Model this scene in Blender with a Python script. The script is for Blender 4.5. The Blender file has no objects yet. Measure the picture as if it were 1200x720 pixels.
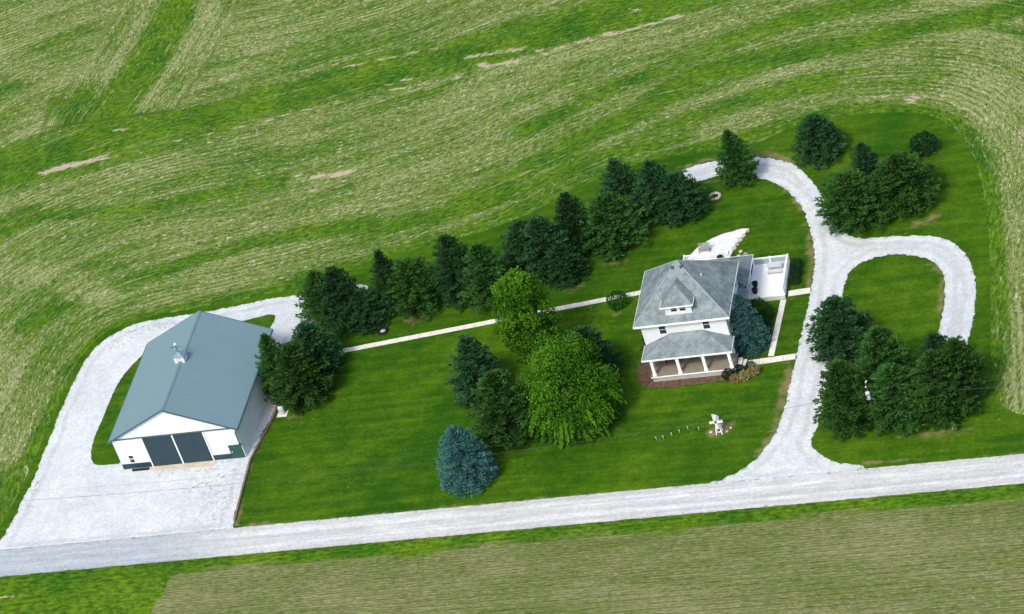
import bpy, bmesh, math, random
import numpy as np
from mathutils import Vector, Matrix, noise as mnoise
from mathutils.geometry import delaunay_2d_cdt, tessellate_polygon

random.seed(7)
rng = np.random.default_rng(11)
scene = bpy.context.scene
col = scene.collection
R = math.radians

# ------------------------------------------------------------------ node helpers
class NT:
    def __init__(self, name):
        self.m = bpy.data.materials.new(name)
        self.m.use_nodes = True
        self.t = self.m.node_tree
        self.t.nodes.clear()
        self.out = self.t.nodes.new('ShaderNodeOutputMaterial')
        self.b = self.t.nodes.new('ShaderNodeBsdfPrincipled')
        self.t.links.new(self.b.outputs[0], self.out.inputs[0])
        self.b.inputs['Specular IOR Level'].default_value = 0.25
    def n(self, t, **kw):
        nd = self.t.nodes.new(t)
        for k, v in kw.items(): setattr(nd, k, v)
        return nd
    def put(self, sock, v):
        if v is None: return
        if hasattr(v, 'is_output'): self.t.links.new(v, sock)
        else:
            if isinstance(v, (tuple, list)) and len(v) == 3 and sock.type == 'RGBA': v = (*v, 1)
            sock.default_value = v
    def math(self, op, a, b=None, c=None, clamp=False):
        nd = self.n('ShaderNodeMath', operation=op); nd.use_clamp = clamp
        for i, v in enumerate((a, b, c)):
            if v is not None: self.put(nd.inputs[i], v)
        return nd.outputs[0]
    def add(self, a, b): return self.math('ADD', a, b)
    def mul(self, a, b): return self.math('MULTIPLY', a, b)
    def attr(self, name): return self.n('ShaderNodeAttribute', attribute_name=name).outputs['Fac']
    def pos(self): return self.n('ShaderNodeTexCoord').outputs['Object']
    def sep(self, v):
        nd = self.n('ShaderNodeSeparateXYZ'); self.put(nd.inputs[0], v); return nd.outputs
    def comb(self, x, y, z=0.0):
        nd = self.n('ShaderNodeCombineXYZ')
        for i, v in enumerate((x, y, z)): self.put(nd.inputs[i], v)
        return nd.outputs[0]
    def noise(self, v, scale=1.0, detail=3.0, rough=0.55, dist=0.0):
        nd = self.n('ShaderNodeTexNoise')
        self.put(nd.inputs['Vector'], v); nd.inputs['Scale'].default_value = scale
        nd.inputs['Detail'].default_value = detail; nd.inputs['Roughness'].default_value = rough
        nd.inputs['Distortion'].default_value = dist
        return nd.outputs[0]
    def voro(self, v, scale=1.0):
        nd = self.n('ShaderNodeTexVoronoi'); self.put(nd.inputs['Vector'], v); nd.inputs['Scale'].default_value = scale
        return nd.outputs['Distance']
    def step(self, v, a, b, o0=0.0, o1=1.0):
        nd = self.n('ShaderNodeMapRange', interpolation_type='SMOOTHSTEP')
        self.put(nd.inputs['Value'], v)
        for k, x in (('From Min', a), ('From Max', b), ('To Min', o0), ('To Max', o1)): self.put(nd.inputs[k], x)
        return nd.outputs[0]
    def mix(self, f, a, b):
        nd = self.n('ShaderNodeMix', data_type='RGBA'); nd.clamp_factor = True
        self.put(nd.inputs[0], f); self.put(nd.inputs[6], a); self.put(nd.inputs[7], b)
        return nd.outputs[2]
    def bright(self, c, f):
        nd = self.n('ShaderNodeVectorMath', operation='SCALE'); self.put(nd.inputs[0], c); self.put(nd.inputs[3], f)
        return nd.outputs[0]
    def bump(self, h, strength=0.4, dist=0.1):
        nd = self.n('ShaderNodeBump'); nd.inputs['Strength'].default_value = strength
        nd.inputs['Distance'].default_value = dist; self.put(nd.inputs['Height'], h)
        self.t.links.new(nd.outputs[0], self.b.inputs['Normal'])
    def done(self, color, rough=0.85, spec=None):
        self.put(self.b.inputs['Base Color'], color); self.put(self.b.inputs['Roughness'], rough)
        if spec is not None: self.b.inputs['Specular IOR Level'].default_value = spec
        return self.m

def simple(name, c, rough=0.7, var=0.15, scale=3.0, spec=None, bump=0.0, metallic=0.0):
    k = NT(name); p = k.pos()
    f = k.step(k.noise(p, scale, 4, 0.6), 0.25, 0.75, 1 - var, 1 + var)
    if bump: k.bump(k.noise(p, scale * 3, 3), bump, 0.03)
    k.b.inputs['Metallic'].default_value = metallic
    return k.done(k.bright((*c,), f) if var else c, rough, spec)

# ------------------------------------------------------------------ ground materials
def field_material():
    k = NT('crop_field'); p = k.pos()
    row, al, green, tan = k.attr('row'), k.attr('along'), k.attr('green'), k.attr('tan')
    south = k.attr('south')
    wob = k.noise(p, 0.09, 3, 0.55)
    rw = k.add(row, k.mul(wob, 1.2))
    n1 = k.noise(k.comb(k.mul(al, 1.5), k.mul(rw, 2.7)), 1.0, 6, 0.80)
    n1b = k.noise(k.comb(k.mul(al, 3.2), k.mul(rw, 4.2), 7.0), 1.0, 3, 0.75)
    n2 = k.noise(p, 0.055, 5, 0.6)
    n3 = k.noise(k.comb(k.mul(al, 0.045), k.mul(rw, 0.42), 3.0), 1.0, 6, 0.72)
    n4 = k.noise(p, 0.5, 5, 0.72)
    stripe = k.math('SINE', k.add(k.mul(row, 8.2), k.mul(k.noise(p, 0.22, 3), 4.0)))
    stripe_amt = k.step(k.noise(p, 0.05, 3, 0.6), 0.45, 0.66, 0.0, 0.060)
    g = k.add(green, k.add(k.mul(k.add(n2, -0.5), 1.0), k.add(k.mul(k.add(n3, -0.5), 2.2), k.mul(k.add(n4, -0.5), 0.9))))
    g = k.math('MINIMUM', k.math('MAXIMUM', g, 0.0), 1.0)
    res = k.add(k.mul(n1, 0.65), k.add(k.mul(n1b, 0.5), k.mul(stripe, stripe_amt)))
    res = k.add(res, k.mul(k.math('SUBTRACT', 0.40, g), 0.20))
    rm = k.step(res, 0.585, 0.68)
    vivid = k.mix(k.step(k.noise(p, 0.16, 5, 0.7), .3, .7), (0.030, 0.106, 0.006), (0.096, 0.178, 0.009))
    dull = k.mix(k.step(n4, .3, .7), (0.070, 0.138, 0.016), (0.134, 0.186, 0.038))
    gc = k.mix(k.step(g, 0.22, 0.8), dull, vivid)
    gc = k.bright(gc, k.step(k.noise(k.comb(k.mul(al, 1.1), k.mul(rw, 2.5), 11.0), 1.0, 4, 0.8), 0.36, 0.64, 0.50, 1.42))
    pale = k.mix(k.noise(p, 0.3, 4, .7), (0.26, 0.28, 0.11), (0.43, 0.43, 0.22))
    c = k.mix(k.mul(rm, k.step(g, 0.25, 0.95, 0.66, 0.08)), gc, pale)
    # bright bits of chopped stalks
    bits = k.step(k.noise(k.comb(k.mul(al, 1.0), k.mul(rw, 2.3), 21.0), 1.15, 4, 0.78), 0.585, 0.645)
    c = k.mix(k.mul(bits, k.step(g, 0.2, 1.0, 0.75, 0.22)), c, (0.56, 0.56, 0.37))
    lines = k.step(k.noise(k.comb(k.mul(al, 0.055), k.mul(rw, 1.15), 41.0), 1.0, 5, 0.7), 0.575, 0.64)
    c = k.mix(k.mul(lines, k.step(n4, .40, .62, 0.0, 0.6)), c, (0.36, 0.35, 0.18))
    dk = k.step(k.noise(k.comb(k.mul(al, 1.0), k.mul(rw, 3.0), 31.0), 1.0, 4, 0.78), 0.44, 0.36)
    c = k.mix(k.mul(dk, 0.8), c, (0.030, 0.075, 0.012))
    # south field: seedbed with fine straight rows of young plants
    ss = k.math('SINE', k.add(k.mul(row, 8.6), k.mul(k.noise(p, 0.3, 2), 1.0)))
    sn = k.add(k.noise(k.comb(k.mul(al, 1.3), k.mul(row, 5.0)), 1.0, 5, 0.78), k.mul(ss, 0.045))
    sb = k.add(sn, k.mul(k.add(k.noise(k.comb(k.mul(al, .06), k.mul(row, .25)), 1.0, 5, .66), -0.5), 0.42))
    soil = k.mix(k.noise(p, 0.15, 5, 0.65), (0.190, 0.202, 0.078), (0.262, 0.250, 0.125))
    sc = k.mix(k.step(sb, 0.40, 0.62), (0.088, 0.126, 0.024), soil)
    sc = k.bright(sc, k.step(k.add(ss, k.mul(k.add(k.noise(k.comb(k.mul(al, .5), k.mul(row, 1.0)), 1.0, 4, .7), -0.5), 2.4)), 0.35, 1.0, 1.06, 0.62))
    sc = k.mix(k.step(k.noise(k.comb(k.mul(al, 1.8), k.mul(row, 3.6), 4.0), 1.0, 4, .8), 0.60, 0.68), sc, (0.36, 0.34, 0.20))
    c = k.mix(south, c, k.mix(k.step(k.add(green, k.mul(k.add(n4, -0.5), 0.5)), 0.55, 0.8), sc, gc))
    tanm = k.step(k.add(tan, k.mul(k.add(k.noise(k.comb(k.mul(al, 1.2), k.mul(rw, 2.4)), 1.0, 5, 0.8), -0.5), 2.6)), 0.42, 0.70)
    c = k.mix(k.mul(tanm, 0.9), c, k.mix(k.noise(p, 2.5, 4, .7), (0.30, 0.24, 0.14), (0.56, 0.49, 0.36)))
    k.bump(k.add(k.mul(n1, 1.0), k.add(k.mul(n1b, 0.5), k.mul(stripe, 0.15))), 0.6, 0.16)
    return k.done(c, 0.95, 0.06)

def lawn_material():
    k = NT('mown_grass'); p = k.pos(); x, y, z = k.sep(p)
    dry = k.attr('dry')
    big = k.noise(p, 0.07, 4, 0.6)
    st = k.noise(k.comb(k.mul(x, 0.10), k.mul(y, 0.95)), 1.0, 4, 0.6)
    fine = k.noise(p, 2.2, 5, 0.75)
    mid = k.noise(p, 0.5, 4, 0.65)
    f = k.add(k.mul(big, 0.6), k.add(k.mul(st, 0.46), k.mul(mid, 0.42)))
    f = k.add(f, k.add(k.mul(k.math('SINE', k.add(k.mul(y, 4.4), k.mul(big, 2.0))), 0.010), -0.050))
    c = k.mix(k.step(f, 0.52, 0.95), (0.018, 0.074, 0.002), (0.076, 0.150, 0.005))
    c = k.bright(c, k.step(fine, 0.25, 0.75, 0.74, 1.28))
    # pale clover flecks
    fl = k.mul(k.step(k.noise(k.comb(k.mul(x, 1.4), k.mul(y, 2.2), 5.0), 1.0, 4, 0.7), 0.60, 0.70), k.step(k.noise(p, 0.16, 3), 0.42, 0.62))
    c = k.mix(k.mul(fl, 0.5), c, (0.24, 0.28, 0.07))
    dm = k.step(k.add(dry, k.add(k.mul(k.add(k.noise(p, 0.8, 5, 0.75), -0.5), 1.7), k.mul(k.add(k.noise(p, 0.22, 2), -0.5), 1.2))), 0.35, 0.95)
    c = k.mix(k.mul(dm, 0.8), c, k.mix(k.noise(p, 1.7, 4, 0.75), (0.10, 0.085, 0.025), (0.32, 0.26, 0.14)))
    k.bump(k.add(fine, k.mul(st, 0.6)), 0.5, 0.07)
    return k.done(c, 0.92, 0.08)

def gravel_material(name, a, b, road=False):
    k = NT(name); p = k.pos(); x, y, z = k.sep(p)
    edge, dirt = k.attr('edge'), k.attr('dirt')
    if road: edge = k.math('MINIMUM', k.add(y, 35.52), k.math('SUBTRACT', -31.38, y))
    big = k.noise(p, 0.16, 5, 0.7)
    fine = k.noise(p, 3.2, 4, 0.8)
    c = k.mix(k.step(big, 0.3, 0.7), a, b)
    if road:
        st = k.noise(k.comb(k.mul(x, 0.02), k.mul(y, 1.9)), 1.0, 4, 0.65)
        c = k.mix(k.step(st, 0.42, 0.66, 0.0, 0.75), c, (0.40, 0.41, 0.39))
        ya = k.math('ABSOLUTE', k.add(k.add(y, 33.45), k.mul(k.add(k.noise(p, 0.12, 2), -0.5), 0.6)))
        rut = k.step(k.math('ABSOLUTE', k.add(ya, -0.82)), 0.55, 0.15)
        c = k.mix(k.mul(k.math('SUBTRACT', 1.0, rut), k.step(k.noise(k.comb(k.mul(x, 0.1), k.mul(y, .6)), 1.0, 4, .7), .3, .7, .2, .75)), c, (0.42, 0.43, 0.41))
        worn = k.step(k.add(x, k.mul(k.noise(p, 0.2, 4), 10.0)), -16.0, -27.0)
        c = k.mix(k.mul(worn, 0.9), c, k.mix(k.step(st, .35, .65), (0.31, 0.36, 0.38), (0.40, 0.45, 0.47)))
        c = k.bright(c, k.step(k.noise(k.comb(k.mul(x, 0.35), k.mul(y, 1.6)), 1.0, 4, .7), 0.3, 0.7, 0.90, 1.08))
    else:
        st = k.noise(p, 0.42, 5, 0.7, 1.8)
        c = k.bright(c, k.step(st, 0.32, 0.68, 0.93, 1.05))
        tr = k.math('ABSOLUTE', k.add(edge, k.add(k.mul(k.noise(p, 0.25, 3), 0.9), -1.55)))
        c = k.mix(k.mul(k.step(tr, 0.42, 0.12), k.step(k.noise(p, 0.35, 4, .7), .3, .7, 0.25, 0.8)), c, (0.42, 0.435, 0.42))
        st2 = k.noise(p, 1.1, 4, 0.75, 1.0)
        c = k.mix(k.step(st2, 0.56, 0.70, 0.0, 0.42), c, (0.40, 0.42, 0.41))
    c = k.bright(c, k.step(fine, 0.28, 0.72, 0.84, 1.12))
    em = k.step(k.add(edge, k.mul(k.add(k.noise(p, 1.5, 5, 0.8), -0.5), 3.0)), 0.12, -0.30)
    c = k.mix(k.mul(em, 0.7), c, k.mix(fine, (0.08, 0.11, 0.02), (0.28, 0.25, 0.14)))
    dm = k.mul(k.step(k.noise(p, 1.9, 4, 0.8), 0.53, 0.63), dirt)
    c = k.mix(k.mul(dm, 0.75), c, (0.17, 0.17, 0.13))
    k.bump(k.add(fine, k.mul(k.noise(p, 0.7, 4), 1.0)), 0.5, 0.08)
    return k.done(c, 0.95, 0.06)

M = {}
M['field'] = field_material()
M['lawn'] = lawn_material()
M['drive'] = gravel_material('white_gravel', (0.49, 0.53, 0.535), (0.59, 0.62, 0.62))
M['road'] = gravel_material('road_gravel', (0.53, 0.55, 0.53), (0.62, 0.64, 0.62), True)
M['concrete'] = simple('concrete', (0.66, 0.64, 0.56), 0.9, 0.10, 1.2, bump=0.1)
M['slab'] = simple('door_slab', (0.50, 0.45, 0.34), 0.9, 0.12, 1.0)
M['mulch'] = simple('mulch', (0.105, 0.066, 0.042), 0.95, 0.4, 2.5, bump=0.6)
M['darkmulch'] = simple('dark_mulch', (0.03, 0.032, 0.034), 0.95, 0.4, 2.5, bump=0.6)
M['patio'] = simple('crushed_stone', (0.66, 0.67, 0.66), 0.95, 0.14, 1.6, bump=0.4)
M['white'] = simple('white_paint', (0.80, 0.81, 0.80), 0.5, 0.04, 1.0)
M['dark'] = simple('dark_slate_steel', (0.022, 0.045, 0.060), 0.45, 0.12, 0.8)
M['trim'] = simple('slate_trim', (0.055, 0.10, 0.125), 0.45, 0.05, 1.0)
M['black'] = simple('black_rubber', (0.012, 0.014, 0.016), 0.7, 0.2, 4.0)
M['glass'] = simple('dark_glass', (0.02, 0.03, 0.035), 0.08, 0.0, 1.0, 0.5)
M['green_metal'] = simple('dark_green_metal', (0.02, 0.075, 0.062), 0.5, 0.15, 2.0)
M['foundation'] = simple('foundation', (0.35, 0.34, 0.31), 0.9, 0.12, 2.0)
M['porchfloor'] = simple('porch_boards', (0.22, 0.195, 0.15), 0.7, 0.12, 2.0)
M['ceiling'] = simple('porch_ceiling', (0.55, 0.56, 0.55), 0.8, 0.05, 2.0)
M['greyrail'] = simple('grey_rail_infill', (0.30, 0.37, 0.40), 0.6, 0.08, 2.0)
M['greywood'] = simple('weathered_wood', (0.27, 0.26, 0.23), 0.85, 0.25, 4.0)
M['pole'] = simple('pole_wood', (0.055, 0.042, 0.028), 0.9, 0.25, 3.0)
M['wire'] = simple('wire', (0.05, 0.055, 0.06), 0.5, 0.0)
M['greymetal'] = simple('grey_metal', (0.52, 0.55, 0.56), 0.4, 0.06, 2.0)
M['stone'] = simple('pale_stone', (0.48, 0.44, 0.35), 0.9, 0.3, 3.0, bump=0.4)
M['red'] = simple('dark_red_paint', (0.14, 0.016, 0.028), 0.6, 0.1, 2.0)
M['bark'] = simple('bark', (0.055, 0.042, 0.030), 0.95, 0.3, 6.0, bump=0.6)
M['timber'] = simple('timber_edging', (0.16, 0.125, 0.085), 0.9, 0.3, 2.0, bump=0.3)

def siding(name, c, pitch, vertical=False):
    k = NT(name); p = k.pos(); x, y, z = k.sep(p)
    if vertical: u = k.add(x, y)
    else: u = z
    fr = k.math('FRACT', k.mul(u, 1.0 / pitch))
    gap = k.step(fr, 0.0, 0.16, 0.80, 1.0)
    n = k.step(k.noise(p, 0.7, 4), 0.3, 0.7, 0.96, 1.03)
    k.bump(fr if not vertical else k.step(fr, 0.0, 0.2), 0.35, 0.02)
    return k.done(k.bright(c, k.mul(gap, n)), 0.5, 0.3)
M['siding'] = siding('lap_siding', (0.66, 0.70, 0.71), 0.16)
M['barnsteel'] = siding('white_steel_siding', (0.64, 0.70, 0.71), 0.30, True)

def shingles():
    k = NT('grey_shingles'); p = k.pos(); x, y, z = k.sep(p)
    n = k.noise(p, 1.5, 5, 0.72); b = k.noise(p, 0.35, 4, 0.6)
    br = k.n('ShaderNodeTexBrick'); k.put(br.inputs['Vector'], k.comb(k.add(x, k.mul(y, 0.35)), k.mul(z, 1.35)))
    br.inputs['Scale'].default_value = 2.2; br.inputs['Mortar Size'].default_value = 0.03
    br.inputs['Color1'].default_value = (0.9, 0.9, 0.9, 1); br.inputs['Color2'].default_value = (1.1, 1.1, 1.1, 1); br.inputs['Mortar'].default_value = (0.8, 0.8, 0.8, 1)
    c = k.mix(k.step(k.add(k.mul(n, 0.6), k.mul(b, 0.4)), 0.36, 0.64), (0.120, 0.158, 0.166), (0.245, 0.295, 0.300))
    mm = k.n('ShaderNodeMix', data_type='RGBA', blend_type='MULTIPLY'); mm.inputs[0].default_value = 0.8
    k.put(mm.inputs[6], c); k.put(mm.inputs[7], br.outputs['Color'])
    k.bump(n, 0.4, 0.04)
    return k.done(mm.outputs[2], 0.9, 0.15)
M['shingle'] = shingles()

def barn_roof():
    k = NT('slate_blue_steel_roof'); p = k.pos(); x, y, z = k.sep(p)
    fr = k.math('FRACT', k.mul(y, 1.0 / 0.23))
    rib = k.step(fr, 0.0, 0.25, 0.93, 1.0)
    n = k.noise(k.comb(k.mul(x, 0.15), k.mul(y, 0.8), k.mul(z, .15)), 1.0, 4, 0.6)
    n2 = k.noise(p, 5.0, 3, 0.7)
    c = k.mix(n, (0.138, 0.226, 0.252), (0.170, 0.266, 0.290))
    c = k.bright(c, k.mul(rib, k.step(n2, 0.3, 0.7, 0.93, 1.06)))
    k.bump(fr, 0.15, 0.02)
    return k.done(c, 0.5, 0.3)
M['barnroof'] = barn_roof()

def foliage(name, c0, c1, trans=0.25, rough=0.7):
    k = NT(name)
    t = k.attr('tint')
    rnd = k.n('ShaderNodeObjectInfo').outputs['Random']
    p = k.pos()
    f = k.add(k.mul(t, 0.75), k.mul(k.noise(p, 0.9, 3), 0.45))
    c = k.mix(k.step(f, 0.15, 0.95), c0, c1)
    hsv = k.n('ShaderNodeHueSaturation')
    k.put(hsv.inputs['Hue'], k.add(k.mul(rnd, 0.016), 0.494)); k.put(hsv.inputs['Value'], k.add(k.mul(rnd, 0.4), 0.8))
    k.put(hsv.inputs['Color'], c)
    k.done(hsv.outputs[0], 0.85, 0.06)
    tr = k.n('ShaderNodeBsdfTranslucent'); k.put(tr.inputs[0], hsv.outputs[0])
    mx = k.n('ShaderNodeMixShader'); mx.inputs[0].default_value = trans
    k.t.links.new(k.b.outputs[0], mx.inputs[1]); k.t.links.new(tr.outputs[0], mx.inputs[2]); k.t.links.new(mx.outputs[0], k.out.inputs[0])
    return k.m
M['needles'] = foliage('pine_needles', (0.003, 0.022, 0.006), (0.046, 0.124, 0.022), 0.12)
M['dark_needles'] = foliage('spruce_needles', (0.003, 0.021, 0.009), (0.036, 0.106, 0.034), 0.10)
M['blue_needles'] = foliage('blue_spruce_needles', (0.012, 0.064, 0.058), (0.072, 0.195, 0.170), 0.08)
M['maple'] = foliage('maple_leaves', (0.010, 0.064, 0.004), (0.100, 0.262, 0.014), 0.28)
M['shrub'] = foliage('shrub_leaves', (0.012, 0.055, 0.006), (0.040, 0.125, 0.012), 0.2)
M['darkshrub'] = foliage('dark_shrub_leaves', (0.006, 0.026, 0.014), (0.018, 0.055, 0.022), 0.1)
M['straw'] = foliage('straw_grass_leaves', (0.13, 0.115, 0.035), (0.34, 0.29, 0.13), 0.2)

# ------------------------------------------------------------------ mesh helpers
class MB:
    def __init__(self): self.v = []; self.f = []
    def poly(self, pts): 
        b = len(self.v); self.v += [tuple(p) for p in pts]; self.f.append(list(range(b, b + len(pts)))); return self
    def prism(self, bottom, top):
        n = len(bottom); b = len(self.v); self.v += [tuple(p) for p in bottom] + [tuple(p) for p in top]
        self.f.append([b + i for i in range(n)][::-1]); self.f.append([b + n + i for i in range(n)])
        for i in range(n):
            j = (i + 1) % n; self.f.append([b + i, b + j, b + n + j, b + n + i])
        return self
    def box(self, x0, x1, y0, y1, z0, z1):
        q = [(x0, y0), (x1, y0), (x1, y1), (x0, y1)]
        return self.prism([(*p, z0) for p in q], [(*p, z1) for p in q])
    def slab(self, pts, t):                       # a roof plane with thickness t downwards
        return self.prism([(p[0], p[1], p[2] - t) for p in pts], pts)
    def tube(self, path, r, n=8, r1=None):
        r1 = r if r1 is None else r1
        P = [Vector(p) for p in path]; rings = []
        for i, p in enumerate(P):
            d = (P[min(i + 1, len(P) - 1)] - P[max(i - 1, 0)]).normalized()
            a = d.orthogonal().normalized(); c = d.cross(a)
            rr = r + (r1 - r) * i / max(1, len(P) - 1); b = len(self.v)
            for k in range(n):
                an = 2 * math.pi * k / n; self.v.append(tuple(p + (a * math.cos(an) + c * math.sin(an)) * rr))
            rings.append(b)
        for A, B in zip(rings, rings[1:]):
            for k in range(n):
                l = (k + 1) % n; self.f.append([A + k, A + l, B + l, B + k])
        self.f.append([rings[0] + k for k in range(n)][::-1]); self.f.append([rings[-1] + k for k in range(n)])
        return self
    def beam(self, a, b, w):
        return self.tube([a, b], w * 0.7, 4)
    def lathe(self, c, prof, n=16):
        base = []
        for r, z in prof:
            b = len(self.v); base.append(b)
            for k in range(n):
                an = 2 * math.pi * k / n; self.v.append((c[0] + r * math.cos(an), c[1] + r * math.sin(an), c[2] + z))
        for A, B in zip(base, base[1:]):
            for k in range(n):
                l = (k + 1) % n; self.f.append([A + k, A + l, B + l, B + k])
        self.f.append([base[0] + k for k in range(n)][::-1]); self.f.append([base[-1] + k for k in range(n)])
        return self
    def build(self, name, mat, parent=None, bevel=0.0):
        me = bpy.data.meshes.new(name); me.from_pydata(self.v, [], self.f); me.validate()
        bm = bmesh.new(); bm.from_mesh(me); bmesh.ops.recalc_face_normals(bm, faces=bm.faces); bm.to_mesh(me); bm.free()
        me.materials.append(mat)
        o = bpy.data.objects.new(name, me); col.objects.link(o)
        if parent is not None: o.parent = parent
        if bevel:
            md = o.modifiers.new('bevel', 'BEVEL'); md.width = bevel; md.segments = 1; md.limit_method = 'ANGLE'
        return o

def tag(o, label=None, cat=None, group=None, kind=None):
    if label: o['label'] = label
    if cat: o['category'] = cat
    if group: o['group'] = group
    if kind: o['kind'] = kind
    return o
def empty(name, loc, label, cat, group=None, rz=0.0):
    o = bpy.data.objects.new(name, None); o.empty_display_size = 0.3; o.location = loc; o.rotation_euler.z = rz
    col.objects.link(o); return tag(o, label, cat, group)
def structure(o, label=None, cat=None): return tag(o, label, cat, None, 'structure')

# ------------------------------------------------------------------ outlines (metres; x runs along the road, y away from it)
def chaikin(P, it=2, closed=True):
    P = np.array(P, float)
    for _ in range(it):
        if closed:
            Q = np.roll(P, -1, 0); A = .75 * P + .25 * Q; B = .25 * P + .75 * Q
            P = np.stack([A, B], 1).reshape(-1, 2)
        else:
            A = .75 * P[:-1] + .25 * P[1:]; B = .25 * P[:-1] + .75 * P[1:]
            P = np.vstack([P[:1], np.stack([A, B], 1).reshape(-1, 2), P[-1:]])
    return P
def resample(P, step, closed=True):
    P = np.array(P, float)
    if closed: P = np.vstack([P, P[:1]])
    d = np.r_[0, np.cumsum(np.linalg.norm(np.diff(P, axis=0), axis=1))]
    n = max(3, int(d[-1] / step)); s = np.linspace(0, d[-1], n, endpoint=not closed)
    return np.stack([np.interp(s, d, P[:, 0]), np.interp(s, d, P[:, 1])], 1)
def jitter(P, amp, sc=0.9, seed=0.0):
    out = []; n = len(P)
    for i in range(n):
        t = P[(i + 1) % n] - P[i - 1]; L = np.linalg.norm(t) + 1e-9; nn = np.array([-t[1], t[0]]) / L
        v = mnoise.noise(Vector((P[i][0] * sc, P[i][1] * sc, seed))) + 0.7 * mnoise.noise(Vector((P[i][0] * sc * 3, P[i][1] * sc * 3, seed + 5)))
        out.append(P[i] + nn * amp * v)
    return np.array(out)
def inside(pts, P):
    x, y = pts[:, 0], pts[:, 1]; r = np.zeros(len(pts), bool); n = len(P); j = n - 1
    for i in range(n):
        xi, yi = P[i]; xj, yj = P[j]
        c = ((yi > y) != (yj > y)) & (x < (xj - xi) * (y - yi) / (yj - yi + 1e-12) + xi); r ^= c; j = i
    return r
def dist_line(pts, P, closed=False):
    P = np.array(P, float)
    if closed: P = np.vstack([P, P[:1]])
    best = np.full(len(pts), 1e9); s = np.zeros(len(pts)); acc = 0.0
    for a, b in zip(P[:-1], P[1:]):
        d = b - a; L = np.linalg.norm(d)
        if L < 1e-9: continue
        t = np.clip(((pts - a) @ d) / (L * L), 0, 1); q = a + t[:, None] * d
        e = np.linalg.norm(pts - q, axis=1); m = e < best
        best[m] = e[m]; s[m] = acc + t[m] * L; acc += L
    return best, s
def sheet(name, P, z, mat, grid=0.0, attrs=None):
    P = np.array(P); pts = [Vector(p) for p in P]; n = len(P)
    if grid:
        lo, hi = P.min(0), P.max(0)
        gx, gy = np.meshgrid(np.arange(lo[0], hi[0], grid), np.arange(lo[1], hi[1], grid)); g = np.stack([gx.ravel(), gy.ravel()], 1)
        g = g + rng.uniform(-.15, .15, g.shape) * grid
        g = g[inside(g, P)]; d, _ = dist_line(g, P, True); g = g[d > grid * 0.35]
        pts += [Vector(p) for p in g]
    vs, es, fs, *_ = delaunay_2d_cdt(pts, [], [list(range(n))], 1, 1e-5)
    V = np.array([(v.x, v.y) for v in vs])
    me = bpy.data.meshes.new(name); me.from_pydata([(v[0], v[1], z) for v in V], [], [list(f) for f in fs])
    bm = bmesh.new(); bm.from_mesh(me)
    for f in bm.faces:
        if f.normal.z < 0: f.normal_flip()
    bm.to_mesh(me); bm.free()
    if attrs:
        for an, fn in attrs.items():
            a = me.attributes.new(an, 'FLOAT', 'POINT'); a.data.foreach_set('value', np.asarray(fn(V), np.float32))
    me.materials.append(mat)
    o = bpy.data.objects.new(name, me); col.objects.link(o)
    return o

drive_outer = [(15.82, 21.13), (17.65, 21.94), (19.75, 22.15), (22.13, 22.29), (24.35, 21.98), (27.23, 20.75), (28.97, 19.3), (30.83, 16.28), (32.43, 12.91), (33.43, 9.71), (34.96, 6.61), (36.45, 4.87), (38.96, 4.76), (41.47, 4.5), (44.07, 4.09), (46.05, 3.21), (47.17, 2.0), (48.79, -0.99), (49.47, -4.46), (49.6, -7.22), (49.48, -10.84), (49.02, -14.34), (48.2, -17.5)]
drive_inner = [(45.6, -16.5), (46.29, -10.43), (46.29, -9.76), (46.5, -5.03), (46.05, -2.31), (44.75, -0.11), (42.45, 1.21), (40.34, 1.6), (38.32, 1.35), (36.68, 0.23), (35.98, -1.63), (35.89, -4.82), (35.73, -10.27), (35.59, -16.89), (35.21, -23.25), (34.83, -25.58), (34.6, -26.79), (35.41, -28.39), (37.12, -30.04), (40.04, -30.9)]
drive_west = [(24.6, -31.5), (26.73, -30.8), (28.85, -29.43), (30.02, -27.38), (30.94, -25.26), (31.54, -21.49), (31.7, -18.23), (31.93, -14.33), (32.1, -10.56), (32.29, -6.89), (32.57, -2.07), (32.52, 2.42), (32.07, 5.02), (31.26, 8.5), (30.1, 12.17), (28.57, 14.59), (27.09, 16.42), (24.75, 18.13), (22.6, 19.2), (20.52, 19.5), (19.06, 18.98), (17.02, 18.45)]
lane_outer = [(-51.0, -31.8), (-49.95, -29.45), (-49.6, -23.32), (-49.3, -20.29), (-49.5, -16.7), (-49.5, -12.13), (-49.63, -7.01), (-49.39, -3.0), (-49.07, -0.26), (-47.92, 2.53), (-46.07, 4.02), (-43.95, 4.94), (-41.22, 5.16), (-38.38, 5.27), (-36.36, 5.38), (-33.9, 5.71), (-30.95, 6.1), (-28.71, 6.47), (-26.19, 6.48), (-22.27, 6.84), (-18.91, 7.45), (-17.4, 6.43)]
lane_inner = [(-17.62, 5.13), (-20.48, 3.24), (-22.91, 1.3), (-24.3, -0.8), (-24.6, -3.5), (-23.7, -6.0), (-23.75, -12.76), (-24.1, -15.33), (-24.75, -20.98), (-24.5, -25.6), (-24.2, -31.0), (-23.6, -31.8)]
strip_w = [(-39.2, 1.2), (-40.51, 1.0), (-42.28, -1.07), (-43.51, -3.93), (-44.05, -7.01), (-43.95, -10.59), (-44.1, -14.45), (-43.75, -17.52), (-42.75, -19.42), (-40.71, -19.4), (-39.3, -19.6)]
island = [(-36.0, -2.6), (-36.0, 1.2), (-33.2, 2.5), (-31.42, 2.89), (-27.83, 3.72), (-27.5, 2.6), (-27.74, 1.16), (-28.4, -1.5), (-28.6, -2.6)]
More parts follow.
